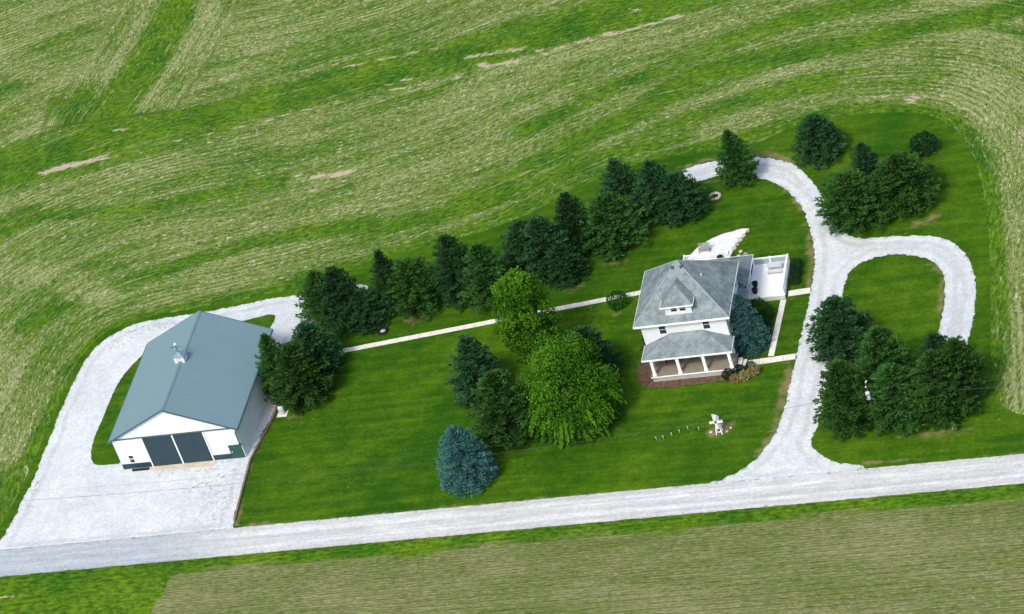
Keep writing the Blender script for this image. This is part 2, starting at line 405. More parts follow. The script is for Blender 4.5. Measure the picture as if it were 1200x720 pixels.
lawn_edge_n = [(-50.2, -2.5), (-49.7, 1.0), (-48.4, 3.6), (-46.2, 5.1), (-43.4, 5.9), (-36.0, 6.4), (-29.0, 7.4), (-23.0, 8.8), (-17.9, 11.6), (-10.31, 13.0), (-2.77, 15.3), (2.46, 18.9), (7.77, 22.6), (13.0, 24.1), (19.0, 24.3), (23.99, 24.6), (25.7, 25.6), (27.87, 27.0), (30.66, 27.85), (35.42, 27.78), (40.18, 27.06), (44.02, 25.26), (47.01, 20.99), (48.95, 14.43), (50.16, 5.31), (50.94, -4.72), (51.38, -16.81), (51.95, -23.0), (54.5, -26.0), (60.0, -26.8), (70.0, -27.2)]
lawn_poly = np.vstack([chaikin(np.vstack([[(-51.9, -31.9), (-50.5, -25.0), (-50.3, -14.0)], lawn_edge_n]), 2, False), [(70, -31.9)]])
hull = [(-53, -80), (-51.4, -30), (-50.4, -12), (-49.8, 1), (-46.4, 5.4), (-29, 7.4), (-10.3, 13), (-2.8, 15.3), (8, 22.4), (20, 24.8), (30.6, 28.2), (36, 28.0), (41, 27), (45, 24.5), (48, 18), (50, 5), (51.2, -14), (52, -23), (53, -80)]

# ------------------------------------------------------------------ the field: one sheet to the horizon
STREAKS = [(((-30.61, 51.79), (-20.65, 53.15)), 0.3, 0.7), (((-23.42, 45.27), (-18.49, 45.94)), 0.35, 0.75), (((-14.27, 50.37), (-7.23, 50.52)), 0.5, 0.8), (((-12.03, 47.5), (-8.19, 48.04)), 0.5, 0.8), (((-3.15, 49.56), (3.3, 50.73)), 0.35, 0.75), (((3.3, 50.73), (10.37, 52.47)), 0.4, 0.85), (((-14.25, 44.44), (-11.8, 44.42)), 0.3, 0.7), (((-58.88, 44.82), (-56.74, 44.9)), 0.35, 0.7), (((-66.17, 37.47), (-59.75, 38.78)), 0.7, 0.85), (((-59.75, 38.78), (-56.11, 39.08)), 0.35, 0.75), (((-50.1, 40.45), (-35.93, 42.71)), 0.25, 0.6), (((-48.88, 49.89), (-32.6, 52.25)), 0.22, 0.55), (((-82.77, 71.38), (-69.08, 74.92)), 0.4, 0.5), (((-45.92, 52.54), (-43.42, 58.51)), 0.5, 0.5), (((-39.32, 55.67), (-39.4, 63.28)), 0.5, 0.5)]
def build_field():
    xs = np.r_[-4000, -1500, -600, -300, -180, -130, np.arange(-105, 75.1, 0.6), 90, 120, 200, 400, 900, 2500, 4000]
    ys = np.r_[-4000, -1500, -500, -200, -110, -75, np.arange(-56, 96.1, 0.6), 105, 120, 150, 220, 400, 900, 2000, 4000]
    gx, gy = np.meshgrid(xs, ys); V = np.stack([gx.ravel(), gy.ravel()], 1); nx, ny = len(xs), len(ys)
    H = resample(chaikin(hull, 3, False), 2.0, False)
    d, s = dist_line(V, H)
    row = d.copy(); s_hull = np.r_[0, np.cumsum(np.linalg.norm(np.diff(H, axis=0), axis=1))]
    qx, qy = np.interp(s, s_hull, H[:, 0]), np.interp(s, s_hull, H[:, 1])
    phi = np.arctan2(V[:, 0] - qx, V[:, 1] - qy); al = s + d * np.where(np.abs(phi) > 2.2, 0, phi)
    south = (V[:, 1] < -33.5)
    row[south] = V[south, 1]; al[south] = V[south, 0]
    wl = chaikin([(-55.6, 110), (-57.2, 74), (-58.8, 57), (-60.6, 48.5)], 2, False); wd, ws = dist_line(V, wl)
    hl = (wd < 9.0) & (V[:, 1] > 47.5) & ~south; row[hl] = wd[hl] + 3.0; al[hl] = ws[hl]
    green = np.full(len(V), 0.36); tan = np.zeros(len(V))
    def band(P, w, amount, soft=1.0):
        dd, _ = dist_line(V, chaikin(P, 2, False) if len(P) > 2 else P)
        green[:] = np.maximum(green, green + (amount - green) * np.clip((w - dd) / (w * 0.55 * soft), 0, 1))
    G1 = [(-120, 30), (-90, 36.5), (-75.27, 40.0), (-62.24, 42.6), (-51.06, 43.8), (-40.55, 46.4), (-29.98, 48.7), (-19.4, 50.66), (-8.9, 52.6), (1.42, 55.0), (9.49, 57.6), (30, 63), (60, 71)]
    band(G1, 5.2, 0.98)
    band([(-95, 33.5), (-75, 37), (-62, 40)], 4.5, 0.9)
    band([(-56.2, 95), (-57.2, 74), (-58.8, 57), (-61.0, 47.5), (-63, 42)], 3.3, 1.15, .6)
    band([(-66, 52), (-62, 47), (-57, 45)], 5.0, 0.85)
    band([(-58.95, 7.1), (-49.72, 11.69), (-40.31, 15.81), (-31.53, 18.3), (-23.25, 18.16), (-14.37, 18.04), (-7.32, 19.51), (-1.63, 21.25), (5.61, 25.72), (15.19, 27.77)], 1.9, 0.85)
    band([(-9.39, 19.92), (-0.44, 26.16), (4.87, 30.8), (10.35, 34.62), (13.81, 38.94), (20.61, 40.82), (26.76, 41.97), (36.52, 42.76), (52.54, 44.75), (75, 46)], 2.4, 0.95)
    band([(-4, 33), (6, 40), (18, 46), (34, 50), (60, 53)], 2.0, 0.75)
    band([(5, 24.5), (14, 30), (22, 33.5), (30, 35)], 2.6, 0.72)
    band([(-75, 27), (-68.81, 27.5), (-62.33, 28.3), (-56.45, 27.48), (-39.26, 28.28), (-32.95, 28.68)], 1.6, 0.72)
    band([(-78, 24), (-70, 26), (-66, 29)], 3.2, 0.8)
    band([(-51.5, -30), (-50.6, -10), (-50.1, 1), (-46.6, 5.8), (-29, 7.7)], 1.1, 0.8)
    band([(-29, 8.0), (-10, 13.4), (8, 23.2), (20, 25.2), (31, 28.8), (41, 28.0), (48.5, 20), (51.3, 2), (52.2, -18)], 1.7, 0.88)
    band([(51.8, -20), (52.3, -23.4), (54.8, -26.5), (60, -27.5), (75, -28)], 1.3, 0.85)
    band([(-60, -42), (-54, -32), (-53, -20)], 3.5, 0.72)
    # right-hand headland is paler stubble; left corner too
    for P, w, v in (([(54.5, 28), (55.0, 5), (55.5, -24)], 4.0, 0.14), ([(46, 30.5), (50.5, 27), (53.5, 20)], 3.5, 0.12), ([(-72, 18), (-62, 17), (-55, 14), (-50, 10)], 3.0, 0.10), ([(-60, 0), (-57, -12)], 4.0, 0.2), ([(-82, 66), (-72, 60), (-64, 60)], 4.0, 0.1), ([(-54, 72), (-50, 66), (-53, 58)], 2.4, 0.12), ([(-46, 62), (-20, 68), (5, 74)], 5, 0.22), ([(-20, 45), (-5, 47.6), (10, 50)], 2.2, 0.15)):
        dd, _ = dist_line(V, P); green[:] = green + (v - green) * np.clip((w - dd) / (w * 0.7), 0, 1)
    # road verge, and the grassy corner below the road on the left
    y = V[:, 1]; x = V[:, 0]
    edge = -36.85 + 0.25 * np.sin(x * 0.21) + 0.2 * np.sin(x * 0.53)
    green[south] = np.where(y[south] > edge[south], 1.1, 0.30)
    verge2 = south & (y > edge - 0.9) & (y <= edge); green[verge2] = 0.72
    corner = south & (x < -29.3 + 0.2 * (y + 40)); green[corner] = np.clip(0.95, 0, 1)
    def blob(cx, cy, rx, ry, rz, v=1.0):
        c, sn = math.cos(rz), math.sin(rz); u = (V[:, 0] - cx) * c + (V[:, 1] - cy) * sn; w = -(V[:, 0] - cx) * sn + (V[:, 1] - cy) * c
        q = np.sqrt((u / rx) ** 2 + (w / ry) ** 2); tan[:] = np.maximum(tan, v * np.clip(1.25 - q, 0, 1))
    for b in ((-62.9, 38.3, 3.2, 0.9, 0.1, 1.0), (-58.5, 39.6, 2.4, 0.4, 0.2, .8), (-25.8, 29.1, 2.6, 0.75, 0.1, 1), (-28.6, 29.2, 1.5, 0.6, 0.2, 1), (-31.2, 29.9, 1.0, 0.5, 0.2, .9), (-28.7, 26.2, 1.2, 0.5, 0.2, .7),
              (-8, 47.9, 2.2, 0.55, 0.2, .8), (-12, 48.3, 1.2, 0.6, 0.2, .9), (-14.5, 46.2, 1.4, 0.5, 0.2, .8), (-22, 47.0, 3.5, 0.35, 0.2, .8), (-5.0, 49.6, 2.0, 0.3, .2, .8), (2.5, 51.2, 3.0, 0.3, 0.2, .8), (11.2, 52.8, 1.4, 0.6, 0.2, 1), (8.2, 52.2, 1.6, 0.35, 0.2, .9), (6.0, 55.5, 1.2, .6, .2, .8),
              (-33, 43.6, 5.0, 0.25, 0.2, .7), (-20, 53.0, 7.0, 0.22, 0.17, .65), (40.5, 28.9, 1.3, 0.6, 0.0, .9), (41.3, 29.6, 1.8, 1.3, 0.0, .62), (37.0, 30.4, 4.0, 0.7, 0.0, .55), (25.6, 22.6, 2.2, .6, -.3, .75), (-26, -45.5, 1, 1, 0, .2), (-48, -38.5, 4, .5, 0, .6), (-38, -39.4, 9, .12, 0, .75), (-38, -40.6, 6, .1, 0, .7), (55.2, 5, 1.4, 16, 0.03, .5), (53.2, 20, 1.3, 3, .3, .55), (-57, -3, 1.2, 3, .2, .5)):
        blob(*b)
    for (a, b), w, v in STREAKS:
        dd, _ = dist_line(V, [a, b]); tan[:] = np.maximum(tan, v * np.clip(1.3 - dd / w, 0, 1))
    idx = np.arange(nx * ny).reshape(ny, nx)
    F = np.stack([idx[:-1, :-1], idx[:-1, 1:], idx[1:, 1:], idx[1:, :-1]], -1).reshape(-1, 4)
    me = bpy.data.meshes.new('field')
    me.from_pydata([(a, b, 0.0) for a, b in V], [], F.tolist())
    for nme, arr in (('row', row), ('along', al), ('green', green), ('tan', tan), ('south', south.astype(float))):
        a = me.attributes.new(nme, 'FLOAT', 'POINT'); a.data.foreach_set('value', arr.astype(np.float32))
    me.materials.append(M['field'])
    o = bpy.data.objects.new('field', me); col.objects.link(o); structure(o)
build_field()

# ------------------------------------------------------------------ lawn
dry_lines = [([(30.2, -27.6), (30.75, -25.26), (31.2, -21.49), (31.35, -18.23), (31.6, -14.33)], 1.25), ([(32.3, -3.0), (32.2, 2.4), (31.7, 5.0), (31.0, 8.5)], 0.85),
    ([(23.5, 22.4), (25.5, 22.2), (27.3, 21.2), (29.3, 19.6)], 1.0), ([(15.5, 21.6), (18, 22.4), (20.5, 22.6)], 0.7), ([(46.1, -10), (46.2, -5), (45.7, -2.3), (44.4, -0.5)], 0.8),
    ([(30.4, 11), (28.8, 14.2), (27.0, 16)], 0.5), ([(-24.7, -21.5), (-24.4, -25), (-24.0, -30.9)], 0.75), ([(-23.5, -31.3), (0, -31.3), (24, -31.3)], 0.3), ([(43, -27.2), (47, -27.4), (50.5, -26.9)], 1.0),
    ([(-11.5, -0.6), (-9.0, -0.2)], 1.1), ([(5.6, 1.7), (7.6, 2.6)], 1.0), ([(9.5, 5.4), (12.0, 5.9)], 0.9), ([(42.8, 6.2), (45.0, 7.2)], 1.1), ([(-21.5, -14.6), (-19.8, -14.6)], 1.1), ([(36.5, -30.3), (55, -31.2)], 0.35), ([(11.5, -3.3), (12.0, -3.4)], 0.7), ([(20.0, 14.8), (20.9, 14.4)], 0.5), ([(24.6, -23.9), (26.5, -23.2)], 1.2), ([(17, 17.8), (22, 18.9), (25, 17.6)], 0.4)]
def dry_fn(V):
    r = np.zeros(len(V))
    for P, w in dry_lines:
        d, _ = dist_line(V, P); r = np.maximum(r, np.clip(1.15 - d / w, 0, 1) * (0.66 if P[0][0] < 15.4 or P[0][0] > 42 else 0.78))
    return r
lawn = sheet('lawn', jitter(resample(lawn_poly, 0.5), 0.12, 0.8), 0.02, M['lawn'], 0.7, {'dry': dry_fn}); structure(lawn)

# ------------------------------------------------------------------ road, drives, paths
def edge_fn(P):
    return lambda V: np.clip(dist_line(V, P, True)[0], 0, 3)
def dirt_fn(V):
    r = np.zeros(len(V))
    for P, w in (([(-27.5, -22.5), (-26, -26), (-26.5, -29)], 2.4), ([(-30, -24), (-27, -24.5)], 1.8), ([(-46.8, 0.5), (-44.5, 3.4), (-40, 4.2)], 1.0), ([(-34, -21.6), (-27, -21.4)], 0.8), ([(-48.6, -26), (-48.9, -20)], .8)):
        d, _ = dist_line(V, P); r = np.maximum(r, np.clip(1.2 - d / w, 0, 1))
    return r
zero = lambda V: np.zeros(len(V))
rx = np.r_[-3000, -600, -150, np.arange(-70, 75, 0.4), 150, 600, 3000]
up_e = np.array([(x, -31.38 + (0.07 * mnoise.noise(Vector((x * 0.7, 0, 0))) + 0.06 * mnoise.noise(Vector((x * 2.2, 4, 0))))) for x in rx])
lo_e = np.array([(x, -35.52 + (0.08 * mnoise.noise(Vector((x * 0.6, 9, 0))) + 0.06 * mnoise.noise(Vector((x * 2.2, 14, 0))))) for x in rx])
roadP = np.vstack([up_e, lo_e[::-1]])
road = sheet('road', roadP, 0.07, M['road'], 0, {'edge': edge_fn(roadP), 'dirt': zero})
structure(road)
dr = np.vstack([chaikin(drive_outer, 2, False), chaikin(drive_inner, 2, False), [(40.5, -31.9), (24.0, -31.9)], chaikin(drive_west, 2, False)])
dr = jitter(resample(dr, 0.2), 0.20, 1.5, 2.0)
structure(sheet('driveway', dr, 0.045, M['drive'], 0.8, {'edge': edge_fn(dr), 'dirt': zero}))
ln = np.vstack([chaikin(lane_outer, 2, False), chaikin(lane_inner, 2, False), [(-23.6, -32.0), (-51.0, -32.0)]])
ln = jitter(resample(ln, 0.2), 0.20, 1.5, 6.0)
structure(sheet('gravel_yard', ln, 0.045, M['drive'], 0.8, {'edge': edge_fn(ln), 'dirt': dirt_fn}))
for P in (strip_w, island):
    Q = jitter(resample(chaikin(P, 2), 0.3), 0.1, 1.2, 8.0)
    structure(sheet('grass_strip', Q, 0.075, M['lawn'], 0.7, {'dry': zero}))

def path(name, a, b, w, joint=1.2):
    a, b = np.array(a), np.array(b); d = (b - a); L = np.linalg.norm(d); d /= L; n = np.array([-d[1], d[0]]) * w / 2
    m = MB(); k = max(1, int(L / joint))
    for i in range(k):
        p, q = a + d * (L * i / k + 0.012), a + d * (L * (i + 1) / k - 0.012)
        z = 0.10 + random.uniform(-.008, .008)
        m.prism([(*(p + n), .0), (*(p - n), .0), (*(q - n), .0), (*(q + n), .0)], [(*(p + n), z), (*(p - n), z), (*(q - n), z), (*(q + n), z)])
    return structure(m.build(name, M['concrete']))
path('footpath', (-18.2, -4.42), (17.1, 0.30), 0.66)
path('footpath', (27.0, -13.75), (31.9, -13.42), 0.80)
path('footpath', (29.75, -4.05), (29.35, -12.95), 0.60)
path('footpath', (30.15, -3.1), (32.45, -2.95), 0.85)
structure(sheet('door_slab', [(-35.75, -21.15), (-28.6, -21.35), (-28.6, -20.45), (-35.75, -20.45)], 0.085, M['slab']))
def bed(P, mat, z=0.06): 
    Q = jitter(resample(chaikin(P, 2), 0.25), 0.08, 1.5, 3.0); return structure(sheet('mulch_bed', Q, z, mat))
bed([(15.4, -11.2), (15.6, -13.75), (16.3, -15.7), (18.41, -16.35), (21.47, -16.2), (24.94, -16.1), (27.2, -16.3), (28.7, -15.2), (28.3, -14.2), (26.5, -14.3), (26.2, -12.0), (17.3, -12.0)], M['mulch'])
bed([(17.2, -6.0), (16.2, -6.2), (15.5, -7.5), (15.4, -9.5), (15.8, -11.1), (17.2, -11.1)], M['mulch'], 0.064)
bed([(26.0, -5.2), (28.9, -5.0), (29.0, -8), (28.8, -12.8), (26.3, -13.0), (25.9, -9)], M['darkmulch'])
structure(sheet('gravel_patio', jitter(resample(chaikin([(18.2, 3.2), (18.57, 4.98), (19.39, 6.6), (20.06, 7.21), (20.99, 8.08), (22.23, 8.59), (23.14, 8.71), (23.56, 9.08), (24.59, 9.03), (24.98, 8.81), (24.31, 8.19), (24.0, 7.17), (23.44, 5.99), (23.2, 3.2)], 1), 0.3), 0.06, 1.2), 0.065, M['patio']))

# ------------------------------------------------------------------ barn
def build_barn():
    x0, x1, y0, y1 = -38.99, -25.21, -20.41, -4.62; h, pk = 4.08, 7.42; xm = (x0 + x1) / 2
    root = empty('barn', (xm, y0, 0), 'large white steel barn with slate blue gable roof and two dark sliding doors', 'barn')
    ox, oy = xm, y0
    X = lambda x: x - ox; Y = lambda y: y - oy
    def B(name, mat, m, par=root, bev=0.0): return m.build(name, mat, par, bev)
    w = MB()                                             # shell with gables
    b = [(X(x0), 0), (X(x1), 0), (X(x1), Y(y1)), (X(x0), Y(y1))]
    w.prism([(*p, 0) for p in b], [(*p, h) for p in b])
    w.prism([(X(x0), 0, h + .001), (X(x1), 0, h + .001), (X(xm), 0, pk - .06)], [(X(x0), Y(y1), h + .001), (X(x1), Y(y1), h + .001), (X(xm), Y(y1), pk - .06)])
    B('wall', M['barnsteel'], w)
    e, f = 0.30, 0.22; sl = (pk - h) / (xm - x0); ze = h - e * sl + .06; zp = pk + .06
    for s in (-1, 1):
        xe = X(xm) + s * ((xm - x0) + e)
        m = MB().slab([(X(xm), -f, zp), (xe, -f, ze), (xe, Y(y1) + f, ze), (X(xm), Y(y1) + f, zp)], 0.10)
        B('roof_slope', M['barnroof'], m)
        for yy in (-f - .03, Y(y1) + f + .03):           # rake trim
            t = MB().prism([(X(xm), yy - .03, zp - .16), (xe, yy - .03, ze - .16), (xe, yy + .03, ze - .16), (X(xm), yy + .03, zp - .16)], [(X(xm), yy - .03, zp + .02), (xe, yy - .03, ze + .02), (xe, yy + .03, ze + .02), (X(xm), yy + .03, zp + .02)])
            B('rake_trim', M['trim'], t)
        g = MB().box(xe - .02 if s > 0 else xe - .12, xe + .12 if s > 0 else xe + .02, -f, Y(y1) + f, ze - .16, ze - .03)
        B('gutter', M['trim'], g)
    B('ridge_cap', M['greymetal' if False else 'barnroof'], MB().prism([(X(xm) - .22, -f, zp - .04), (X(xm), -f, zp + .05), (X(xm) + .22, -f, zp - .04)], [(X(xm) - .22, Y(y1) + f, zp - .04), (X(xm), Y(y1) + f, zp + .05), (X(xm) + .22, Y(y1) + f, zp - .04)]))
    B('eave_band', M['trim'], MB().box(X(x0), X(x1), -.07, -.003, 3.96, 4.10))
    dz = 3.94
    for a, c in ((-35.55, -32.27), (-32.13, -28.83)):
        d = B('sliding_door', M['dark'], MB().box(X(a), X(c), -.10, -.012, 0.10, dz))
    for a, c in ((-32.27, -32.13), (-35.66, -35.55), (-28.83, -28.72)): B('door_trim', M['white'], MB().box(X(a), X(c), -.13, -.012, 0.05, dz))
    for a, c in ((x0, -35.68), (-28.70, -26.72)): B('wainscot', M['dark'], MB().box(X(a), X(c), -.04, -.004, 0.02, .70))
    sd = B('service_door', M['green_metal'], MB().box(X(-26.70), X(-25.30), -.07, -.006, 0.02, 1.80)); 
    B('handle', M['greymetal'], MB().box(X(-26.5), X(-26.42), -.12, -.071, .9, 1.05), sd)
    wi = B('window', M['white'], MB().box(X(-37.95), X(-37.32), -.05, -.005, .82, 1.86))
    B('pane', M['glass'], MB().box(X(-37.88), X(-37.39), -.062, -.051, 1.40, 1.80).box(X(-37.88), X(-37.39), -.062, -.051, .88, 1.30), wi)
    B('downspout', M['green_metal'], MB().tube([(X(x1) + .12, -.22, ze - .1), (X(x1) - .1, -.12, ze - .55), (X(x1) - .1, -.12, 1.95)], .06).tube([(X(x1) - .1, -.12, 1.95), (X(x1) - .1, -.12, 1.82)], .16))
    cx, cy = X(xm), Y(-12.3)
    cu = MB().box(cx - .52, cx + .52, cy - .52, cy + .52, pk - .5, 8.0)
    cup = B('cupola', M['white'], cu)
    B('louvre', M['greymetal'], MB().box(cx - .36, cx + .36, cy - .54, cy - .521, 7.5, 7.9).box(cx + .521, cx + .54, cy - .36, cy + .36, 7.5, 7.9), cup)
    r = MB(); q = [(cx - .62, cy - .62, 8.0), (cx + .62, cy - .62, 8.0), (cx + .62, cy + .62, 8.0), (cx - .62, cy + .62, 8.0)]
    r.poly(q[::-1])
    for i in range(4): r.poly([q[i], q[(i + 1) % 4], (cx, cy, 8.42)])
    B('cupola_roof', M['barnroof'], r, cup)
    wv = MB().tube([(cx, cy, 8.4), (cx, cy, 9.25)], .035).tube([(cx - .45, cy, 9.02), (cx + .45, cy, 9.02)], .025).poly([(cx - .45, cy, 9.1), (cx - .7, cy, 9.02), (cx - .45, cy, 8.94)])
    B('weathervane', M['dark'], wv, cup)
    B('vane_ball', M['white'], MB().lathe((cx, cy, 9.25), [(.02, 0), (.12, .05), (.15, .14), (.1, .24), (.02, .28)]), cup)
build_barn()

# ------------------------------------------------------------------ house
def build_house():
    x0, x1, y0, y1 = 17.13, 25.83, -12.84, -4.90; ez, pz = 5.81, 10.10; ov = .55
    cx, cy = (x0 + x1) / 2, (y0 + y1) / 2
    root = empty('house', (cx, cy, 0), 'two storey white farmhouse with grey hipped roof, dormer and front porch', 'house')
    def T(p): return (p[0] - cx, p[1] - cy, p[2])
    class HB(MB):
        def build(self, *a, **k):
            self.v = [T(p) for p in self.v]; return super().build(*a, **k)
    HB().box(x0 + .04, x1 - .04, y0 + .04, y1 - .04, 0, .6).build('foundation', M['foundation'], root)
    HB().box(x0, x1, y0, y1, .6, ez - .01).build('wall', M['siding'], root)
    # hip roof
    E = [(x0 - ov, y0 - ov), (x1 + ov, y0 - ov), (x1 + ov, y1 + ov), (x0 - ov, y1 + ov)]
    r = HB(); pk = [(cx - .12, cy, pz), (cx + .12, cy, pz)]
    r.v = [(*p, ez) for p in E] + [(*p, ez + .02) for p in E] + [(cx, cy, pz)]
    r.f = [[3, 2, 1, 0]] + [[i, (i + 1) % 4, 4 + (i + 1) % 4, 4 + i] for i in range(4)] + [[4 + i, 4 + (i + 1) % 4, 8] for i in range(4)]
    roof = r.build('roof', M['shingle'], root)
    c = HB()                                             # hip and ridge caps
    for p in E: 
        c.tube([(p[0], p[1], ez + .03), (cx, cy, pz + .01)], .075, 6)
    c.build('hip_cap', simple('hip_cap_shingle', (0.25, 0.30, 0.31), 0.9, 0.15, 2.0), roof)
    fa = HB()
    z0, z1 = ez - .19, ez + .03; w = .035
    a, b, cc, d = E[0][0], E[1][0], E[0][1], E[2][1]
    fa.box(a - w, b + w, cc - w, cc - .002, z0, z1).box(a - w, b + w, d + .002, d + w, z0, z1).box(a - w, a - .002, cc, d, z0, z1).box(b + .002, b + w, cc, d, z0, z1)
    fa.build('fascia', M['white'], root)
    for dx in (-.45, .45): HB().box(cx + dx - .14, cx + dx + .14, cy - .62, cy - .36, pz - .62, pz - .28).build('roof_vent', M['trim'], roof)
    vp = HB().tube([(cx + 2.2, cy - .4, 7.6), (cx + 2.2, cy - .4, 8.45)], .09); vp.build('vent_pipe', M['greymetal'], roof)
    # dormer
    dx0, dx1, dy, dzb, dze = 20.06, 22.74, -12.78, 6.3, 7.62; dc = (dx0 + dx1) / 2; dzp = 8.95; sl = (pz - ez) / (cy - E[0][1])
    yb = lambda z: E[0][1] + (z - ez) / sl
    dm = HB().prism([(dx0, dy, dzb), (dx1, dy, dzb), (dx1, yb(dze) + .3, dzb), (dx0, yb(dze) + .3, dzb)], [(dx0, dy, dze), (dx1, dy, dze), (dx1, yb(dze) + .3, dze), (dx0, yb(dze) + .3, dze)])
    dorm = dm.build('dormer', M['siding'], root)
    o = .32; A, B_ = (dx0 - o, dy - o, dze), (dx1 + o, dy - o, dze); C_, D_ = (dx1 + o, yb(dze) + .25, dze), (dx0 - o, yb(dze) + .25, dze)
    P = (dc, dy + 1.45, dzp); Q = (dc, yb(dzp) + .2, dzp)
    rr = HB(); rr.v = [A, B_, C_, D_, P, Q]; rr.f = [[0, 1, 4], [1, 2, 5, 4], [3, 0, 4, 5], [3, 2, 1, 0]]
    rr.build('dormer_roof', M['shingle'], dorm)
    HB().box(dx0 - o - .03, dx1 + o + .03, dy - o - .035, dy - o - .002, dze - .13, dze + .03).box(dx1 + o + .002, dx1 + o + .035, dy - o, yb(dze) - .2, dze - .13, dze + .03).box(dx0 - o - .035, dx0 - o - .002, dy - o, yb(dze) - .2, dze - .13, dze + .03).build('dormer_fascia', M['white'], dorm)
    for wx in (20.68, 21.58):
        wn = HB().box(wx - .06, wx + .66, dy - .04, dy - .004, 6.78, 7.50).build('window', M['white'], dorm)
        HB().box(wx, wx + .60, dy - .055, dy - .041, 6.84, 7.12).box(wx, wx + .60, dy - .055, dy - .041, 7.17, 7.44).build('pane', M['glass'], wn)
    # windows
    def win_front(xa, xb, za, zb):
        wn = HB().box(xa - .07, xb + .07, y0 - .05, y0 - .004, za - .07, zb + .07).build('window', M['white'], root); zm = (za + zb) / 2
        HB().box(xa, xb, y0 - .065, y0 - .051, za, zm - .03).box(xa, xb, y0 - .065, y0 - .051, zm + .03, zb).build('pane', M['glass'], wn)
    win_front(18.95, 19.62, 4.28, 5.30); win_front(23.45, 24.12, 4.34, 5.36)
    win_front(18.7, 19.5, 1.5, 2.7); win_front(23.6, 24.4, 1.5, 2.7)
    def win_side(xs, s, ya, yb_, za, zb):
        X0, X1 = (xs + .004, xs + .05) if s > 0 else (xs - .05, xs - .004)
        wn = HB().box(X0, X1, ya - .07, yb_ + .07, za - .07, zb + .07).build('window', M['white'], root); zm = (za + zb) / 2
        X2, X3 = (X1 + .001, X1 + .014) if s > 0 else (X0 - .014, X0 - .001)
        HB().box(X2, X3, ya, yb_, za, zm - .03).box(X2, X3, ya, yb_, zm + .03, zb).build('pane', M['glass'], wn)
    for ya in (-11.6, -8.6, -6.4): win_side(x1, 1, ya, ya + .8, 4.0, 5.2); win_side(x0, -1, ya, ya + .8, 4.0, 5.2); win_side(x0, -1, ya, ya + .8, 1.4, 2.7)
    win_side(x1, 1, -11.6, -10.8, 1.4, 2.7)
    # front porch
    fl = .80; py0 = -15.25; px0, px1 = 17.45, 26.15
    HB().box(px0 + .1, px1 - .1, py0 + .1, y0 - .003, 0, fl - .12).build('porch_skirt', M['foundation'], root)
    HB().box(px0, px1, py0, y0 - .004, fl - .12, fl).build('porch_floor', M['porchfloor'], root)
    HB().box(px0 - .01, px1 + .01, py0 - .03, py0 - .002, fl - .16, fl - .02).build('porch_edge', M['white'], root)
    for x in (17.86, 20.50, 23.15, 25.79):
        cb = HB().box(x - .15, x + .15, -15.18, -14.88, fl, 2.84).build('porch_column', M['white'], root)
        HB().box(x - .20, x + .20, -15.23, -14.83, fl + .003, fl + .2).build('column_base', M['white'], cb)
        HB().box(x - .20, x + .20, -15.23, -14.83, 2.70, 2.86).build('column_cap', M['white'], cb)
    HB().box(17.4, 26.0, -15.2, -14.95, 2.86, 2.95).build('porch_beam', M['white'], root)
    ex0, ex1, ey, pez, ptz = 17.0, 26.2, -15.28, 2.96, 4.22
    pr = HB(); yw = y0 - .006
    pr.v = [(ex0, ey, pez), (ex1, ey, pez), (ex1, yw, pez), (ex0, yw, pez), (20.0, yw, ptz), (23.2, yw, ptz)]
    pr.f = [[0, 1, 5, 4], [1, 2, 5], [3, 0, 4], [3, 2, 1, 0]]
    proof = pr.build('porch_roof', M['shingle'], root)
    HB().box(ex0 - .03, ex1 + .03, ey - .035, ey - .002, pez - .15, pez + .03).box(ex1 + .002, ex1 + .035, ey, yw, pez - .15, pez + .03).box(ex0 - .035, ex0 - .002, ey, yw, pez - .15, pez + .03).build('porch_fascia', M['white'], proof)
    HB().box(21.1, 22.0, y0 - .05, y0 - .005, fl, 2.85).build('front_door', M['dark'], root)
    # porch steps on the right
    HB().box(26.16, 26.6, -14.6, -13.3, 0, .54).box(26.6, 27.0, -14.6, -13.3, 0, .28).build('porch_steps', M['concrete'], root)
    # one-storey rear wing with lean-to hip roof
    rx0, rx1, ry = 17.6, 26.1, -.05
    HB().box(rx0, rx1, y1 + .004, ry, 0, 2.9).build('rear_wing', M['siding'], root)
    rw = HB(); a0, a1, b1 = 17.1, 26.75, .30
    rw.v = [(a0, y1 + .01, 2.95), (a1, y1 + .01, 2.95), (a1, b1, 2.95), (a0, b1, 2.95), (19.5, y1 + .01, 4.35), (24.9, y1 + .01, 4.35), (24.9, -1.7, 4.35), (19.5, -1.7, 4.35)]
    rw.v[4] = (19.5, y1 + .01, 4.35)
    rw.f = [[0, 1, 2, 3][::-1], [1, 2, 6, 5], [2, 3, 7, 6], [3, 0, 4, 7], [4, 5, 6, 7], [0, 1, 5, 4]]
    rwr = rw.build('rear_roof', M['shingle'], root)
    HB().box(a1 + .002, a1 + .04, y1 + .6, b1, 2.82, 2.98).box(a0, a1 + .04, b1 + .002, b1 + .04, 2.82, 2.98).build('rear_fascia', M['white'], rwr)
    # bay on the east wall
    bay = HB().prism([(x1 + .004, -7.0, 0), (26.5, -6.6, 0), (26.5, -4.9, 0), (x1 + .004, -4.5, 0)], [(x1 + .004, -7.0, 2.6), (26.5, -6.6, 2.6), (26.5, -4.9, 2.6), (x1 + .004, -4.5, 2.6)]).build('bay_window', M['siding'], root)
    q = [(x1 + .01, -7.3, 2.62), (26.7, -6.8, 2.62), (26.7, -4.8, 2.62), (x1 + .01, -4.3, 2.62)]; br = HB(); br.poly(q[::-1]); t0, t1 = (x1 + .01, -6.3, 3.25), (x1 + .01, -5.3, 3.25)
    br.poly([q[0], q[1], t0]).poly([q[1], q[2], t1, t0]).poly([q[2], q[3], t1])
    br.build('bay_roof', M['shingle'], bay)
